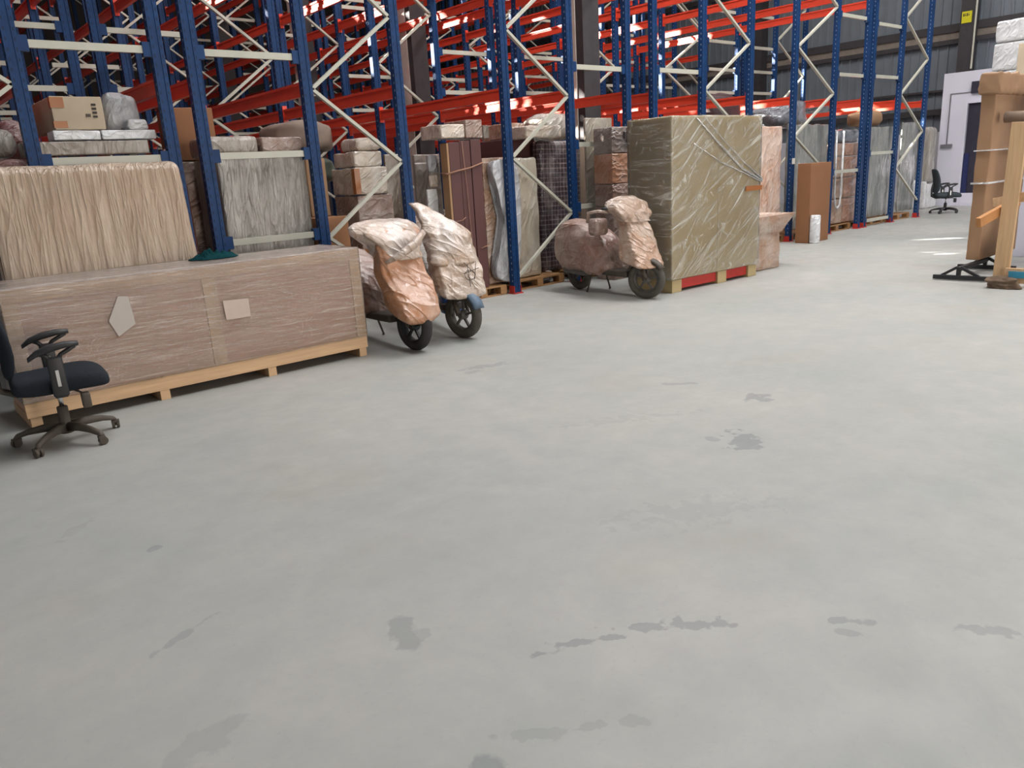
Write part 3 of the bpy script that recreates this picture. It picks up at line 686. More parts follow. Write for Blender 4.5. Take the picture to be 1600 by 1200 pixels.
bundle('quilt', 'grey-beige wrapped quilt folded over the foam packs near the second blue post', 'quilt', (8.08, 8.45, zc+.0), (.40, .3, .2), wrapped('film_over_quilt', srgb(150, 142, 128), amount=.4), 12, amp=.12)
slab('wrapped_board', 'thin brown board right of the plaid mattress', 'panel', 0, 903, 916, 222, 8.1, M_card_grey, z0=ZP, r=.006)
slab('wrapped_cabinet', 'tall grey-beige cabinet in crinkled film behind the lone scooter', 'cabinet', 914, 917, 958, 184, 7.58, wrapped('film_over_beige_board', srgb(146, 134, 114), amount=.35, stretch=(1, 1, .5)), z0=ZP)
pallet(7.62, 8.5, 7.56, 8.4, 'wooden pallet under the tall grey-beige cabinet')
soft('wrapped_furniture', 'load with crumpled foil top just showing behind the khaki cabinet', 'furniture', (9.35, 10.7, 7.6, 8.3, 0, 2.08), W_green_grey, .05, .02)  # bulk added to block slot sun; only its foil top is seen
# carton tower left of the khaki cabinet
Yt = 7.05; xa, xb = on_y(957, 260, Yt)[0], on_y(998, 260, Yt)[0]+.12
zs = [0, on_y(957, 324, Yt)[2], on_y(957, 288, Yt)[2], on_y(957, 240, Yt)[2], on_y(957, 198, Yt)[2]]
labs = ['brown carton at the bottom of the tower left of the khaki cabinet', 'pinkish wrapped carton second from the bottom of the tower by the khaki cabinet',
        'orange-brown wrapped carton second from the top of the tower by the khaki cabinet', 'dark scuffed carton topmost of the tower left of the khaki cabinet']
for i, (l, m) in enumerate(zip(labs, (W_card_dark, W_card_dark, wrapped('film_over_orange_cardboard', srgb(168, 108, 66), amount=.3), wrapped('film_over_scuffed_card', srgb(120, 100, 90), amount=.35)))):
    o = soft('carton', l, 'carton', (xa, xb, Yt, Yt+.33, zs[i]+(.006 if i else 0), zs[i+1]), m, .012, .006)
    if i == 3:
        h = zs[4]-zs[3]
        MB().box(.02, .09, -.215, -.20, h*.74, h*.93).build('paper_label', M_paper, o)
        MB().box(-.15, -.135, -.212, -.2, h*.52, h*.78).box(-.125, -.11, -.212, -.2, h*.52, h*.78).box(-.08, .0, -.212, -.2, h*.3, h*.92).build('printing', M_ink, o)

def streak_film():
    m, t, b = newmat('creased_film_painted_highlights')  # white streaks paint in the fold highlights along with the creases
    tot = None
    for rot, sc_, lo, hi, am in (((0, .7, 0), (1.2, 1.2, 11), .555, .70, .6), ((0, .45, 0), (1.4, 1.4, 15), .565, .72, .5), ((0, 1.0, 0), (2, 2, 20), .58, .75, .4), ((.6, 0, .3), (7, 7, 9), .58, .74, .6)):
        tc = nd(t, 'ShaderNodeTexCoord'); mp0 = nd(t, 'ShaderNodeMapping'); mp0.inputs['Rotation'].default_value = rot; t.links.new(tc.outputs['Object'], mp0.inputs[0])
        mp = nd(t, 'ShaderNodeMapping'); mp.inputs['Scale'].default_value = sc_; t.links.new(mp0.outputs[0], mp.inputs[0])
        f = math_(t, 'MULTIPLY', noise_fac(t, mp.outputs[0], 1.0, detail=5, rough=.6, lo=lo, hi=hi, dist=.8), am)
        tot = f if tot is None else math_(t, 'MAXIMUM', tot, f)
    cl = noise_fac(t, coords(t), 2.2, lo=.35, hi=.7)
    al = math_(t, 'ADD', math_(t, 'ADD', tot, math_(t, 'MULTIPLY', cl, .14)), .06, clamp=True)
    b.inputs['Base Color'].default_value = c4(srgb(222, 218, 205)); b.inputs['Roughness'].default_value = .15; b.inputs['Specular IOR Level'].default_value = .7
    t.links.new(al, b.inputs['Alpha']); bn = bump(t, b, math_(t, 'ADD', tot, math_(t, 'MULTIPLY', noise_fac(t, coords(t), 7, detail=6, lo=.3, hi=.7), .5)), .6, .02)
    sheen(t, b, bn, .14)
    return m
# --- khaki cabinet on red pallet
kx0, kx1, ky0, ky1, kz = 7.34, 9.08, 5.66, 6.30, 2.0
t = thing('wrapped_cabinet', 'big khaki cabinet in clear film on a red and khaki base, beside the lone scooter', 'cabinet', ((kx0+kx1)/2, (ky0+ky1)/2, 0), math.radians(-1.5))
hx, hy = (kx1-kx0)/2, (ky1-ky0)/2
MB().box(-hx, hx, -hy, hy, .15, kz).build('cabinet_body', M_khaki, t, bevel=.008)
MB().box(-hx+.004, -.002, -hy-.006, -hy, .16, kz-.004).build('front_board', M_khaki, t); MB().box(.002, hx-.004, -hy-.006, -hy, .16, kz-.004).build('front_board', M_khaki, t)
fm = MB().soft(-hx-.02, hx+.02, -hy-.022, hy+.02, .15, kz+.012, .02, .008, 3, .09, 5, mx=26)
fm.build('stretch_film', streak_film(), t, smooth=True)
MB().box(hx-.33, hx+.024, -hy-.034, -hy-.030, 1.10, 1.16).build('tape', M_tape, t)
# fold ridges of the film sweeping across the front
fr = MB(); fr.tube([(-.45, -hy-.028, kz-.02), (0, -hy-.032, kz-.33), (.45, -hy-.032, kz-.62), (hx+.01, -hy-.03, kz-.78)], [.006, .012, .012, .02], 8)
fr.tube([(-.5, -hy-.028, kz-.3), (0, -hy-.03, kz-.52), (.45, -hy-.03, kz-.66), (hx+.01, -hy-.03, kz-.80)], [.003, .007, .009, .012], 8)
fr.tube([(-.3, -hy-.028, kz-.01), (.1, -hy-.03, kz-.3), (.5, -hy-.03, kz-.55), (hx+.01, -hy-.03, kz-.76)], [.003, .006, .006, .012], 8)
fr.build('film_fold', film('film_fold', (1, 1, 1), 9, .22, .4, lo=.4, hi=.8), t, smooth=True)
for x in (-hx+.10, .12, hx-.10):
    MB().box(x-.09, x+.09, -hy, hy, 0, .15).build('foot_block', M_khaki, t, bevel=.005)
MB().box(-hx+.19, .03, -hy+.03, hy-.05, .03, .145).box(.21, hx-.19, -hy+.03, hy-.05, .03, .145).build('red_rail', M_redplate, t, bevel=.006)

# --- goods right of the khaki cabinet
W_sun_painted = wrapped('film_over_card_sun_painted', srgb(186, 140, 112), amount=.75, haze=srgb(236, 222, 210), stretch=(1, 1, .5), scale=4)  # sunlight put into the colour: paler card and heavier white haze
fx0, fx1 = on_y(1186, 240, 7.55)[0], on_y(1222, 240, 7.55)[0]
soft('wrapped_furniture', 'film-wrapped brown furniture coloured pale as if sunlit, just right of the khaki cabinet', 'furniture', (fx0, fx1, 7.55, 8.1, ZP, on_y(1190, 197, 7.55)[2]), W_sun_painted, .03, .015)
soft('carton', 'tall brown carton behind the furniture coloured as if sunlit, carrying the dark red-brown bundle', 'carton', (12.1, 12.72, 8.2, 8.85, 0, 1.97), W_card_dark, .012, .004)
slab('wrapped_furniture', 'grey film-wrapped load behind the orange-brown upright carton', 'furniture', 1224, 1228, 1292, 192, 7.65, W_green_grey, z0=ZP, amp=.02, r=.05)
pallet(12.1, 13.0, 7.52, 8.12, 'wooden pallet below the grey load behind the upright carton')
pallet(13.2, 14.3, 7.52, 8.6, 'wooden pallet right of the white tube')
bundle('plastic_bag', 'big dark film-covered bundle on top of the grey load', 'bundle', (13.7, 8.1, 1.99), (.56, .4, .27), W_dark, 2, amp=.3)
bundle('plastic_bag', 'dark film-covered bundle on the carton columns just left of the double blue post', 'bundle', (15.0, 8.2, 2.28), (.45, .35, .12), W_dark, 21, amp=.3)
bundle('plastic_bag', 'dark red-brown bundle on the rack just right of the khaki cabinet top', 'bundle', (12.32, 8.5, 1.98), (.36, .3, .34), plain('dark_brown_plastic', srgb(60, 44, 46), .5, var=.2), 7)
# carton wall
X0 = on_y(1300, 280, 7.6)[0]; X1 = on_y(1319, 280, 7.6)[0]; X2 = on_y(1339, 280, 7.6)[0]
zz4 = [ZP, .62, 1.02, 1.42, on_y(1320, 224, 7.6)[2]]
for i in range(4):
    nm = ['lowest', 'second from the bottom', 'third from the bottom', 'topmost'][i]
    soft('carton', 'wrapped brown carton in the left column beside the upright carton, %s' % nm, 'carton', (X0, X1-.01, 7.6, 8.2, zz4[i]+.008, zz4[i+1]-.006), W_card, .02, .007)
    soft('carton', 'brown carton in the right column left of the double blue post, %s' % nm, 'carton', (X1+.01, X2, 7.6, 8.2, zz4[i]+.008, zz4[i+1]-.006), wrapped('thin_film_over_cardboard', srgb(160, 112, 84), amount=.2), .02, .007)
soft('wrapped_board', 'grey crumpled pack lying across the two carton columns', 'pack', (X0, X2+.05, 7.62, 8.25, zz4[4]+.01, zz4[4]+.26), W_dark, .06, .02, seg=.09)
tb = MB().tube([(X0+.02, 7.56, 1.9), (X0+.02, 7.55, 1.2), (X0+.03, 7.55, .7), (X0+.08, 7.55, .5), (X0+.16, 7.55, .44), (X0+.24, 7.55, .5), (X0+.28, 7.55, .7), (X0+.28, 7.55, 1.9)], .02, 8)
o = tb.build('chair_frame', W_white, smooth=True, origin=(X0, 7.55, .44)); tag(o, 'white wrapped bent tube frame tied in front of the left carton column', 'frame')
pallet(14.45, 15.55, 7.55, 8.6, 'wooden pallet under the two carton columns')
# grey wrapped loads at the rack end
slab('wrapped_furniture', 'grey-green film-wrapped load between the double blue post and the next', 'furniture', 1348, 1352, 1394, 197, 7.6, W_green_grey, z0=ZP, amp=.015, r=.04)
slab('wrapped_furniture', 'grey-green film-wrapped load in the last rack bay near the cabin', 'furniture', 1401, 1404, 1430, 189, 7.62, W_green_grey, z0=ZP, amp=.015, r=.05)
pallet(15.95, 17.0, 7.55, 8.6, 'wooden pallet right of the double blue post'); pallet(17.2, 18.3, 7.55, 8.6, 'wooden pallet in the last rack bay near the cabin')
zc = on_y(1352, 197, 7.6)[2]+.012
bundle('crumpled_carton', 'crumpled brown carton on the grey-green load below the orange beam', 'carton', (16.7, 7.95, zc), (.42, .3, .17), M_card, 11, amp=.25)
# open carton and caster
t = thing('open_carton', 'tan wrapped carton with flaring flaps standing right of the khaki cabinet', 'carton', (9.55, 6.12, 0))
MB().soft(-.36, .36, -.32, .32, 0, .52, .02, .012).build('box', W_card, t, smooth=True)
MB().loft([[(-.37, -.33, .5), (.36, -.33, .5), (.37, .32, .5), (-.37, .32, .5)], [(-.37, -.36, .62), (.44, -.38, .62), (.46, .36, .62), (-.38, .34, .62)], [(-.37, -.36, .73), (.60, -.42, .74), (.56, .34, .72), (-.38, .36, .72)], [(-.35, -.34, .70), (.5, -.37, .72), (.48, .30, .70), (-.35, .33, .70)]]).crumple(.02, 5).build('flaps', W_card, t, smooth=False)
MB().soft(-.3, -.12, -.28, -.1, .74, .86, .01, .005).build('small_box', M_card_grey, t, smooth=True)
def caster_mb(r=.028, M=None):
    mb = MB()
    for s in (-1, 1):
        mb.lathe([(.001, -.008), (r*.9, -.008), (r, -.004), (r, .004), (r*.9, .008), (.001, .008)], 14, (M or Matrix()) @ Matrix.Translation((0, s*.014, r)) @ Matrix.Rotation(PI/2, 4, 'X'))
    mb.box(-.012, .012, -.005, .005, r*.7, r*2.3, M)
    mb.box(-r*.9, r*.5, -.023, .023, r*1.55, r*2.1, M)
    return mb
t = thing('furniture_dolly', 'black caster dolly peeping out behind the flared tan carton', 'dolly', (11.45, 6.95, 0))
MB().box(-.3, .1, -.1, .35, .10, .13).build('deck', M_black, t)
for x, y in ((.05, -.05), (-.25, -.05), (.05, .3), (-.25, .3)):
    c = caster_mb(.05).build('caster', M_black, t); c.location = (x, y, 0)
# upright orange-brown carton, white tube
Yc = 6.95
soft('carton', 'plain orange-brown carton standing upright alone in front of the rack', 'carton', (on_y(1266, 300, Yc)[0], on_y(1297, 300, Yc)[0], Yc, Yc+.25, 0, on_y(1266, 255, Yc)[2]), M_card_orange, .006, .002)
o = MB().lathe([(.001, 0), (.085, .0), (.088, .02), (.086, .47), (.07, .485), (.001, .47)], 20).build('plastic_tube', W_white, smooth=True); o.location = (12.84, 6.86, 0)
tag(o, 'short white film roll standing at the foot of the orange-brown carton', 'film roll')

# --- white-wall corner
soft('wrapped_mattress', 'grey padded mattress standing against the plinth behind the distant chair', 'mattress', (21.2, 21.6, 8.35, 8.72, .62, 2.0), W_grey, .12, .01)
soft('wrapped_cabinet', 'white wrapped chest under the grey padded mattress near the cabin', 'chest', (21.1, 21.7, 8.3, 8.85, 0, .61), W_white, .03, .01)
soft('film_roll', 'upright white film roll beside the chest by the cabin, left one', 'film roll', (20.9, 21.02, 8.55, 8.67, 0, .72), W_white, .05, .004)
soft('film_roll', 'upright white film roll beside the chest by the cabin, right one', 'film roll', (20.9, 21.02, 8.28, 8.42, 0, .68), W_white, .05, .004)

# ------------------------------------------------------------------ office chairs
def office_chair(label, loc, rz, fab, base_m, arm_m, star=.28):
    t = thing('office_chair', label, 'office chair', loc, rz)
    # five star base
    hub = MB().lathe([(.001, .06), (.04, .06), (.045, .1), (.032, .13), (.032, .23), (.025, .235), (.001, .235)], 18).build('hub', base_m, t, smooth=True)
    for k in range(5):
        a = 2*PI*k/5+star; d = Vector((math.cos(a), math.sin(a), 0)); s_ = Vector((-d.y, d.x, 0))
        rings = []
        for r_, z_, w_, h_ in ((.03, .10, .03, .028), (.12, .105, .024, .024), (.22, .092, .02, .018), (.29, .072, .018, .014), (.305, .06, .015, .01)):
            c = d*r_+Vector((0, 0, z_)); rings.append([tuple(c+s_*(w_*x)+Vector((0, 0, h_*y))) for x, y in ((-1, -.8), (-.7, -1), (.7, -1), (1, -.8), (.8, .6), (.4, 1), (-.4, 1), (-.8, .6))])
        lg = MB().loft(rings).build('base_leg', base_m, t, smooth=True)
        cs = caster_mb(.027, Matrix.Translation(tuple(d*.30)) @ Matrix.Rotation(a+1.1, 4, 'Z')).build('caster', base_m, lg, smooth=False)
    MB().lathe([(.001, .22), (.014, .22), (.014, .37), (.001, .37)], 14).build('gas_lift', M_chrome, t, smooth=True)
    MB().soft(-.11, .12, -.09, .09, .335, .38, .015, 0).build('mechanism', M_black, t, smooth=True)
    MB().tube([(.06, -.08, .355), (.10, -.17, .345), (.12, -.20, .33)], .007, 8).soft(.10, .15, -.26, -.19, .25, .345, .012, 0).build('lever', base_m, t, smooth=True)
    # seat: waterfall front edge
    rings = []
    for x, zt_, th, hw in ((-.25, .45, .06, .17), (-.235, .465, .10, .215), (-.15, .465, .115, .235), (0, .47, .12, .245), (.12, .48, .125, .245), (.20, .475, .125, .235), (.26, .45, .10, .21), (.29, .41, .05, .16)):
        n = 20; ring = []
        for k in range(n):
            a = 2*PI*k/n; cx, sx = math.cos(a), math.sin(a); e = .5
            ring.append((x, hw*math.copysign(abs(cx)**e, cx), zt_-th/2+th/2*math.copysign(abs(sx)**e, sx)))
        rings.append(ring)
    MB().loft(rings).build('seat', fab, t, smooth=True, subsurf=1)
    # backrest
    rings = []
    for z_, xo, th, hw in ((.46, -.25, .02, .12), (.50, -.25, .05, .19), (.62, -.235, .065, .225), (.75, -.25, .06, .23), (.88, -.28, .055, .225), (.98, -.31, .045, .20), (1.01, -.32, .015, .14)):
        n = 20; ring = []
        for k in range(n):
            a = 2*PI*k/n; cx, sx = math.cos(a), math.sin(a)
            y_ = hw*math.copysign(abs(cx)**.55, cx)
            ring.append((xo+(y_/.23)**2*.035+th/2*math.copysign(abs(sx)**.6, sx), y_, z_))
        rings.append(ring)
    MB().loft(rings).build('backrest', fab, t, smooth=True, subsurf=1)
    MB().tube([(-.08, 0, .36), (-.22, 0, .355), (-.31, 0, .40), (-.315, 0, .55), (-.30, 0, .68)], [.022, .022, .024, .024, .02], 8).build('back_bar', base_m, t, smooth=True)
    for s in (-1, 1):
        y = s*.275
        up = MB().soft(-.042, .042, y-.016, y+.016, .355, .60, .012, 0)
        up.soft(-.035, .035, min(y, y-s*.12), max(y, y-s*.12), .345, .375, .008, 0)
        ar = up.build('arm_upright', arm_m, t, smooth=True)
        MB().box(-.009, .009, y-.0185*1-.0, y+.0185, .42, .52).build('metal_strip', M_chrome, ar)
        # curved pad with an open loop below
        path = [(-.135, y, .60), (-.09, y, .63), (-.02, y, .652), (.07, y, .664), (.14, y, .662)]
        rings = []
        for i, q in enumerate(path):
            h_ = (.012, .018, .02, .018, .013)[i]; w_ = (.018, .024, .028, .03, .026)[i]
            rings.append([(q[0], q[1]+w_*a, q[2]+h_*b) for a, b in ((-1, -.5), (-.7, -1), (.7, -1), (1, -.5), (1, .4), (.6, 1), (-.6, 1), (-1, .4))])
        pad = MB().loft(rings).build('arm_pad', M_black, ar, smooth=True)
        MB().tube([(-.02, y, .58), (-.04, y, .61), (-.07, y, .628)], .014, 8).tube([(.01, y, .575), (.04, y, .61), (.085, y, .632), (.12, y, .65)], .013, 8).build('arm_loop', arm_m, ar, smooth=True)
    return t
office_chair('black office chair with armrests at the left edge in front of the long crate', (.838, 5.45, 0), math.radians(-6), M_fabric, M_dusty, M_black)
office_chair('grey-black office chair standing far off by the white cabin', (19.62, 7.3, 0), math.radians(-52), M_fabric_grey, M_black, M_black)

# ------------------------------------------------------------------ the long crate
cx0, cx1, cy0, cy1 = .70, 3.35, 5.95, 6.62
t = thing('wooden_crate', 'long pine and plywood crate in glossy stretch film behind the near chair', 'crate', ((cx0+cx1)/2, (cy0+cy1)/2, 0))
hx, hy = (cx1-cx0)/2, (cy1-cy0)/2; Z0, Z1 = .075, .955
M_ply = wood('brown_plywood', srgb(192, 146, 118), axis=0, dark=.85, rough=.5)
MB().box(-hx+.02, hx-.02, -hy+.02, hy-.02, Z0, Z1-.012).build('plywood_box', M_ply, t)
MB().box(-hx, hx, -hy, hy, Z1-.012, Z1).build('lid', plain('hazy_lid', srgb(196, 182, 176), .35, var=.08, scale=5, bstr=.1, spec=.6), t, bevel=.003)
for x0_, x1_ in ((-hx, -hx+.09), (-hx+1.30, -hx+1.40), (hx-.09, hx)):
    MB().box(x0_, x1_, -hy, -hy+.02, Z0+.11, Z1-.10).build('stud', M_pine_v, t, bevel=.002)
MB().box(-hx, hx, -hy, -hy+.02, Z0, Z0+.11).build('bottom_rail', M_pine, t, bevel=.002)
MB().box(-hx, hx, -hy, -hy+.02, Z1-.10, Z1-.012).build('top_rail', M_pine, t, bevel=.002)
for y in (-hy+.02, hy-.08): MB().box(hx-.02, hx, y, y+.08, Z0, Z1-.012).build('end_stud', M_pine_v, t)
for i in range(4):
    x = -hx+.05+i*(2*hx-.1)/3; MB().box(x-.035, x+.035, -hy+.005, hy-.005, 0, Z0).build('skid', M_pine, t, bevel=.002)
MB().soft(-hx-.008, hx+.008, -hy-.01, hy+.008, Z0+.10, Z1+.004, .01, .0025, 6, .07, 2, mx=40).build('stretch_film', film('crate_film', (.5, 1, 16), 4.2, .14, .5, bstr=.5, lo=.46, hi=.80, rough=.10, col=srgb(242, 220, 202), spec=.9), t, smooth=True)
def flat(pts_px, Y, m, name, parent, origin, dy=.0015, thick=.002):
    q = [on_y(u, v, Y) for u, v in pts_px]; n = len(q)
    return MB().add([(a[0], Y, a[2]) for a in q]+[(a[0], Y+thick, a[2]) for a in q], [tuple(range(n))[::-1], tuple(range(n, 2*n))]+[(i, (i+1) % n, n+(i+1) % n, n+i) for i in range(n)]).build(name, m, parent, origin=origin)
O_ = t.location.copy()
bpy.context.view_layer.update()
def flat_local(pts_px, Y, m, name, parent):
    q = [on_y(u, v, Y) for u, v in pts_px]; n = len(q); o0 = parent.location
    return MB().add([(a[0]-o0.x, Y-o0.y, a[2]) for a in q]+[(a[0]-o0.x, Y-o0.y+.002, a[2]) for a in q], [tuple(range(n))[::-1], tuple(range(n, 2*n))]+[(i, (i+1) % n, n+(i+1) % n, n+i) for i in range(n)]).build(name, m, parent)
flat_local([(184, 463), (200, 463), (212, 506), (186, 526), (170, 502)], cy0-.016, plain('hazy_paper', srgb(182, 172, 164), .5, var=.03), 'paper_label', t)
flat_local([(348, 470), (388, 466), (392, 494), (354, 500)], cy0-.016, plain('hazy_paper2', srgb(192, 172, 160), .5, var=.03), 'paper_label', t)
# green cloth
gc = on_z(331, 404, .96)
mb = MB(); n = 44
vs = []; fs = []
for i in range(n):
    for j in range(n):
        a = (i/(n-1)-.5)*2; b = (j/(n-1)-.5)*2; rr = max(abs(a), abs(b)); th = math.atan2(b, a)
        R_ = .17*(1+.25*noise.noise(Vector((math.cos(th)*1.5, math.sin(th)*1.5, 3))))
        vd = noise.voronoi(Vector((a*2.6+.5*b, b*2.6, 7)))[0]; h = max(0, 1-rr**2.5)*.035*(1+.7*noise.noise(Vector((a*1.7, b*1.7, 1))))+.06*min(vd[1]-vd[0], .8)*(1-rr**3)
        L = math.hypot(a, b) or 1
        vs.append((a/L*rr*R_*1.25, b/L*rr*R_*.62, max(0.002, h)))
for i in range(n-1):
    for j in range(n-1): fs.append((i*n+j, (i+1)*n+j, (i+1)*n+j+1, i*n+j+1))
o = mb.add(vs, fs).build('cloth', M_teal, smooth=True); o.location = (gc[0]+.02, gc[1]+.0, .963); o.rotation_euler = (0, 0, .1)
sm = o.modifiers.new('solid', 'SOLIDIFY'); sm.thickness = .004
tag(o, 'crumpled dark teal cloth lying on the crate lid', 'cloth')

# ------------------------------------------------------------------ scooters (x forward)
def ring_at(cx, cy, cz, hx, hy, n=24, tilt=0.0, e=.65, seed=0, wob=.06):
    out = []
    for k in range(n):
        a = 2*PI*k/n; c, s_ = math.cos(a), math.sin(a)
        q = 1+wob*noise.noise(Vector((c*2, s_*2, cz*5+seed)))
        x = hx*math.copysign(abs(c)**e, c)*q; y = hy*math.copysign(abs(s_)**e, s_)*q
        out.append((cx+x, cy+y, cz+x*tilt))
    return out
def wheel(parent, name, x, r, tyre, M=None, spokes=5, w_=.05):
    Mx = Matrix.Translation((x, 0, r)) @ (M or Matrix()) @ Matrix.Rotation(PI/2, 4, 'X')
    tw = MB().torus(r-.045, .045, 36, 12, Mx, flat=w_/.045)
    wo = tw.build(name, tyre, parent, smooth=True)
    rm = MB().torus(r-.085, .014, 32, 8, Mx, flat=2.2)
    for k in range(spokes):
        a = 2*PI*k/spokes; rm.bar(tuple(Mx @ Vector((.02*math.cos(a), .02*math.sin(a), 0))), tuple(Mx @ Vector(((r-.085)*math.cos(a+.25), (r-.085)*math.sin(a+.25), 0))), .022, .02)
    rm.lathe([(.001, -.05), (.03, -.05), (.045, -.03), (.045, .03), (.03, .05), (.001, .05)], 18, Mx)
    rm.build('rim', M_rim if tyre is M_tyre else plain('dark_rim', srgb(44, 44, 46), .4, metal=.4), wo, smooth=False)
    return wo
def scooter(label, loc, rz, kind, steer=0.0, lean=0.0):
    t = thing('scooter', label, 'scooter', loc, rz); t.rotation_euler = (lean, 0, rz)
    tyre = M_tyre_dark if kind == 1 else M_tyre
    S = Matrix.Rotation(steer, 4, 'Z')
    wheel(t, 'front_wheel', .63, .225, tyre, S); wheel(t, 'rear_wheel', -.60, .22, tyre)
    PV = Matrix.Translation((.63, 0, 0)) @ S @ Matrix.Translation((-.63, 0, 0))
    fk = MB()
    for s in (-1, 1): fk.tube([PV @ Vector(q) for q in ((.63, s*.075, .225), (.60, s*.075, .33), (.56, s*.06, .50))], .017, 8)
    fk.tube([PV @ Vector((.60, -.085, .36)), PV @ Vector((.66, -.085, .25))], .024, 8)
    fk.build('fork', M_dusty, t, smooth=True)
    rings = []
    for k in range(9):
        a = math.radians({1: 62, 2: 18, 3: 32}[kind]+k*(13 if kind == 1 else 15)); c = Vector((.63+math.cos(a)*.25, 0, .225+math.sin(a)*.25)); nrm = Vector((math.cos(a), 0, math.sin(a))); w_ = .065
        rings.append([tuple(PV @ (c+q)) for q in (Vector((0, -w_, 0))-nrm*.04, Vector((0, -w_*.9, 0))-nrm*.01, nrm*.008, Vector((0, w_*.9, 0))-nrm*.01, Vector((0, w_, 0))-nrm*.04, Vector((0, w_*.8, 0))-nrm*.02, -nrm*.004, Vector((0, -w_*.8, 0))-nrm*.02)])
    MB().loft(rings).build('mudguard', M_blue_grey if kind == 2 else M_dusty, t, smooth=True)
    MB().soft(-.22, .42, -.13, .13, .24, .31, .02, .003).soft(-.75, -.1, -.10, .10, .22, .42, .04, .004).build('floorboard', M_dusty, t, smooth=True)
    if kind == 2: MB().soft(.25, .36, -.10, .10, .20, .40, .02, .003).build('inner_panel', M_glassy, t, smooth=True)
    MB().tube([(-.68, -.15, .27), (-.3, -.15, .25), (-.2, -.12, .26)], [.045, .045, .02], 12).build('exhaust', M_rim, t, smooth=True)
    MB().tube([(-.22, .11, .24), (-.24, .2, .02), (-.28, .22, .01)], .011, 8).tube([(-.22, -.11, .24), (-.26, -.16, .012)], .011, 8).build('side_stand', M_dusty, t, smooth=True)
    front = {1: W_s1, 2: W_s2, 3: W_s3}[kind]
    # rows: height, forward, half depth, half width, sideways
    if kind == 1:
        prof = [(.29, .66, .13, .09, -.05), (.32, .66, .18, .15, -.04), (.38, .65, .20, .19, -.02), (.47, .61, .19, .215, 0), (.57, .56, .17, .225, 0), (.70, .47, .13, .23, 0), (.85, .42, .12, .225, 0), (.96, .37, .12, .235, 0), (1.03, .34, .13, .27, 0), (1.09, .31, .12, .27, .0), (1.12, .30, .06, .20, .0)]
        hood = [(.84, .40, .17, .215, .02), (.94, .36, .17, .26, .0), (1.02, .33, .18, .32, -.03), (1.08, .30, .15, .34, -.05), (1.13, .28, .10, .28, -.02), (1.15, .27, .05, .18, 0)]
    elif kind == 2:
        prof = [(.44, .58, .19, .20, 0), (.47, .57, .20, .235, 0), (.58, .53, .18, .24, .0), (.72, .47, .14, .235, .0), (.86, .41, .12, .215, 0), (.96, .37, .11, .20, -.01), (1.02, .34, .09, .17, -.03), (1.04, .33, .04, .10, -.03)]
        hood = [(.72, .46, .16, .25, 0), (.86, .40, .15, .235, .0), (.98, .35, .14, .225, -.01), (1.06, .31, .12, .20, -.05), (1.12, .27, .09, .15, -.11), (1.18, .23, .07, .10, -.17), (1.24, .19, .05, .06, -.22), (1.27, .17, .02, .03, -.26)]
    else:
        prof = [(.40, .58, .17, .20, 0), (.43, .57, .19, .225, 0), (.55, .52, .17, .215, .0), (.70, .47, .15, .20, .0), (.82, .43, .14, .175, 0), (.92, .39, .13, .18, 0), (1.0, .36, .13, .21, 0), (1.07, .33, .12, .20, 0), (1.12, .32, .06, .12, 0)]
        hood = [(.90, .40, .15, .19, 0), (.97, .37, .16, .235, -.01), (1.03, .34, .16, .27, -.02), (1.09, .32, .13, .24, -.01), (1.14, .31, .08, .16, 0), (1.155, .30, .03, .08, 0)]
    e_ = .42 if kind == 1 else .5
    mb = MB(); mb.loft([ring_at(q[1], q[4], q[0], max(q[2], .01), max(q[3], .01), 60, tilt=-.25, seed=kind*3, wob=.08, e=e_) for q in cubic(prof, 34)])
    facets(mb, .020 if kind != 3 else .024, 5.5 if kind == 1 else 7, kind, None).build('cardboard_wrapping', front, t, smooth=True)
    mb = MB(); mb.loft([ring_at(q[1], q[4], q[0], max(q[2], .012), max(q[3], .012), 60, tilt=-.2, seed=kind*3+1, wob=.16, e=.7) for q in cubic(hood, 26)])
    facets(mb, .034, 5.5, kind+9).build('film_hood', W_hood if kind != 3 else W_hood3, t, smooth=True)
    if kind == 1:
        # twisted band of film drawn across the card
        MB().tube([(.60, -.23, .80), (.66, -.12, .86), (.64, .05, .95), (.56, .2, 1.03)], [.02, .035, .035, .03], 12).crumple(.012, 12, 4).build('film_twist', W_hood, t, smooth=True)
    if kind == 2:
        q = MB()
        for a, b in (((.05, .70), (.05, .50)), ((.02, .72), (.12, .60)), ((.14, .72), (.10, .56)), ((.0, .62), (.16, .66))): q.tube([(.60+(.72-a[1])*.28+.095, a[0], a[1]), (.60+(.72-b[1])*.28+.095, b[0], b[1])], .003, 6)
        ring = [(.685-(.04*math.sin(2*PI*k/16))*.28+.02, .07+.05*math.cos(2*PI*k/16), .60+.045*math.sin(2*PI*k/16)) for k in range(17)]
        q.tube(ring, .003, 6); q.build('marker_drawing', M_ink, t, smooth=True)
    if kind == 3:
        MB().tube([(.30, -.20, 1.03), (.27, -.34, 1.04)], .017, 8).build('grip', M_black, t, smooth=True)
        MB().tube([(.27, -.20, .99), (.16, -.30, 1.01), (.02, -.33, .99), (-.04, -.30, .88)], [.02, .018, .02, .02], 10).build('wrapped_mirror', W_hood3, t, smooth=True)
        MB().soft(-.06, .12, -.30, -.10, .72, .92, .05, .01).build('wrapped_backrest', W_s3tail, t, smooth=True)
    tail = [(-.90, .60, .05, .08), (-.88, .58, .18, .15), (-.82, .565, .27, .20), (-.66, .555, .325, .225), (-.48, .545, .33, .24), (-.30, .53, .31, .24), (-.12, .50, .27, .22), (.02, .46, .21, .19), (.10, .42, .14, .13), (.12, .41, .05, .05)]
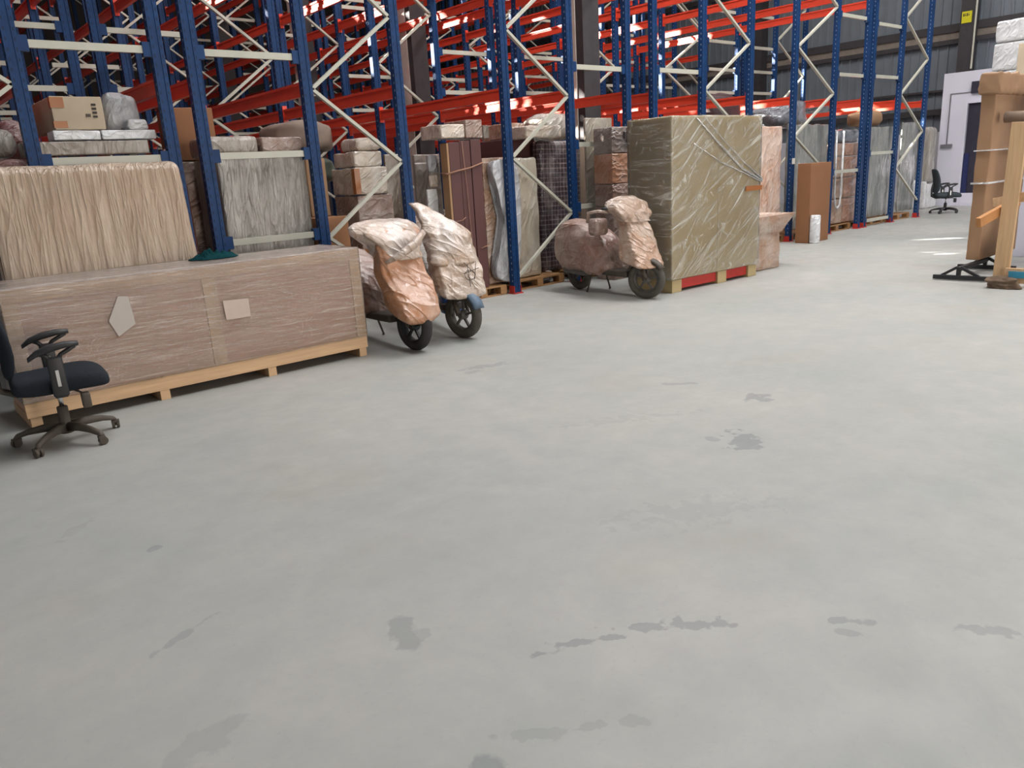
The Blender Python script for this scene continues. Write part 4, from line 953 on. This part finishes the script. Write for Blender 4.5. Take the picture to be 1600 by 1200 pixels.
    if kind == 2: tail = [(a, b+.02, c*.88, d*.85) for a, b, c, d in tail]
    rings = []
    for q in cubic(tail, 34):
        x, z_, hz_, hy_ = q; hz_ = max(hz_, .01); hy_ = max(hy_, .01); ring = []
        for k in range(56):
            a = 2*PI*k/56; c, s_ = math.cos(a), math.sin(a); ww = 1+.10*noise.noise(Vector((c*2, s_*2, x*4+kind)))
            ring.append((x, hy_*math.copysign(abs(c)**.55, c)*ww, z_+hz_*math.copysign(abs(s_)**.62, s_)*ww))
        rings.append(ring)
    mb = MB(); mb.loft(rings); facets(mb, .022, 5, kind+5, (-.4, 0, .55))
    mb.build('seat_wrapping', W_s2tail if kind == 2 else W_s3tail, t, smooth=True)
    return t
W_hood = wrapped('cloudy_bunched_film', srgb(168, 138, 112), amount=.66, scale=3.6, haze=srgb(206, 200, 196), bstr=.9, crough=.06)
W_hood3 = wrapped('cloudy_peach_film', srgb(168, 136, 112), amount=.6, scale=4.5, haze=srgb(204, 190, 180), bstr=1.0, crough=.06)
M_blue_grey = plain('dusty_blue_plastic', srgb(86, 104, 122), .55, var=.1)
W_s1 = wrapped('film_over_orange_card', srgb(166, 108, 64), amount=.30, stretch=(1, 1, 1), scale=3.0, crough=.10, lo=.52, hi=.85)
W_s2 = wrapped('film_over_tan_card', srgb(160, 132, 108), amount=.5, scale=3.5)
W_s3 = wrapped('film_over_peach_card', srgb(168, 122, 88), amount=.5, scale=5, bstr=1.0)
W_s3tail = wrapped('film_over_red_brown_card', srgb(138, 94, 76), amount=.42, scale=3.5, bstr=1.0, crough=.05)
W_s2tail = wrapped('cloudy_film_seat', srgb(118, 108, 98), amount=.6, scale=5, haze=srgb(186, 182, 176))
s1 = scooter('nearest scooter wrapped in orange-brown cardboard and film at the end of the crate', (3.72, 6.38, 0), math.radians(-90), 1, math.radians(4), math.radians(-2))
s2 = scooter('scooter in tan card and cloudy film standing between the crate end and blue post', (4.50, 6.40, 0), math.radians(-107), 2, math.radians(26), 0)
s3 = scooter('lone scooter wrapped in peach cardboard and film beside the khaki cabinet', (6.99, 6.34, 0), math.radians(-97), 3, math.radians(24), math.radians(0))
# marker drawing on the second scooter's card
# ------------------------------------------------------------------ right-hand group
t = thing('steel_stand', 'black steel stand with two long feet under the tall cardboard panel', 'stand', (9.65, 3.5, 0))
mb = MB(); mb.bar((-.03, .14, .035), (.02, -.62, .035), .05, .05); mb.build('foot_bar', M_black, t, bevel=.004)
mb = MB(); mb.bar((.95, .23, .035), (1.0, -.4, .035), .05, .05); mb.build('foot_bar', M_black, t, bevel=.004)
mb = MB(); mb.bar((-.01, -.12, .13), (.98, -.08, .13), .045, .045)
for x, s in ((0.0, 0), (.97, .05)):
    mb.bar((x, -.12+s, .03), (x, -.12+s, .13), .04, .04); mb.bar((x-.01, .06+s, .05), (x, -.10+s, .15), .03, .03); mb.bar((x, -.34+s, .05), (x, -.14+s, .15), .03, .03)
mb.build('bracing', M_black, t)
t = thing('wrapped_sheet', 'tall narrow panel wrapped in brown cardboard with a bunched top, on the black stand', 'panel', (10.8, 3.43, .172))
MB().soft(-.62, .62, -.075, .075, 0, 1.95, .015, .012, 3, .09, 4, mx=26).build('panel_body', M_card, t, smooth=True)
facets(MB().soft(-.66, .45, -.12, .11, 1.86, 2.10, .03, .01, 7, .04, 8, mx=30), .025, 9, 3, (-.1, 0, 1.95)).build('bunched_cardboard', M_card, t, smooth=True)
MB().box(-.64, .64, -.095, .095, 1.25, 1.262).box(-.64, .64, -.095, .095, .88, .90).build('film_band', W_white, t)
o = MB().lathe([(.001, 0), (.06, 0), (.06, 1.5), (.001, 1.5)], 16).build('cardboard_tube', M_card_grey, smooth=True); o.location = (10.30, 3.28, 1.78); o.rotation_euler = (math.radians(92), 0, 0)
tag(o, 'brown cardboard tube lying level across the wooden trestle at right edge', 'tube')
t = thing('wooden_trestle', 'rough pine frame leaning at the right edge beside the cardboard panel', 'frame', (9.5, 2.9, 0))
mb = MB(); mb.bar((0, 0, 0), (-.02, -.03, 1.70), .05, .15, up=(0, 1, 0)); mb.build('stud', M_pine_v, t, bevel=.003)
mb = MB(); mb.bar((.35, .25, .86), (.02, .02, .93) if False else (.0, -.5, 1.02), .05, .1); mb.build('rail', M_pine, t, bevel=.003)
mb = MB(); mb.bar((-.35, .16, .70), (.35, .02, .88), .05, .10); mb.build('rail', plain('orange_pine', srgb(178, 124, 74), .6, var=.1), t, bevel=.003)
mb = MB(); mb.bar((-.06, -.06, .12), (-.06, -1.1, .12), .05, .16); mb.build('sill_board', M_pine, t, bevel=.003)
mb = MB(); mb.bar((0, -1.1, 0), (0, -1.1, 1.7), .05, .15, up=(0, 1, 0)); mb.build('stud', M_pine_v, t, bevel=.003)
MB().box(-.10, -.088, -.42, -.1, .10, .17).build('blue_patch', plain('blue_tarp', srgb(60, 140, 170), .5, var=.1), t)
bundle('rag', 'crumpled brown rag on the floor at the foot of the pine frame', 'rag', (9.28, 2.82, 0), (.10, .15, .06), M_rag, 3, amp=.9)
soft('carton', 'brown carton on the floor behind the pine frame at right edge', 'carton', (9.9, 10.6, 2.05, 2.80, 0, .50), M_card_grey, .01, .004)
soft('bubble_wrapped_parcel', 'bubble wrapped upright parcel behind the pine frame', 'parcel', (10.7, 11.3, 2.45, 3.0, 0.0, 1.55), W_white, .06, .03)
soft('bubble_wrapped_parcel', 'cloudy wrapped parcel hanging over the top of the one behind the pine frame', 'parcel', (10.72, 11.3, 2.5, 3.03, 1.58, 2.05), W_pale, .06, .03)
soft('wrapped_board', 'tall white board standing behind the bubble wrapped parcels', 'panel', (12.0, 12.12, 2.2, 3.75, 0, 2.15), M_white_paint, .01, .004)
# stack of white sacks
zb_ = 0.0; hts = [.45, .42, .44, .42, .42, .40, .40, .32]
for i, h in enumerate(hts):
    names = ['lowest', 'second', 'third', 'fourth', 'fifth', 'sixth', 'seventh', 'topmost']
    soft('white_sack', 'white bulk sack in the tall stack at the right edge, %s from the floor' % names[i] if i < 7 else 'white bulk sack at the very top of the tall stack at the right edge', 'sack',
         (13.9, 14.9, 3.5+.02*i, 4.76-.012*i, zb_+.012, zb_+h), W_white, .035, .010, group='stacked white bulk sacks')
    zb_ += h
soft('wrapped_board', 'beige board leaning before the white sacks at the right edge', 'panel', (13.3, 13.4, 3.3, 4.16, 2.16, 2.85), plain('beige_board', srgb(196, 178, 152), .6, var=.04), .01, .003)
soft('wrapped_cabinet', 'tall grey wrapped chest carrying the beige board at the right edge', 'chest', (13.1, 13.7, 3.3, 4.12, 0, 2.15), W_grey, .02, .006)
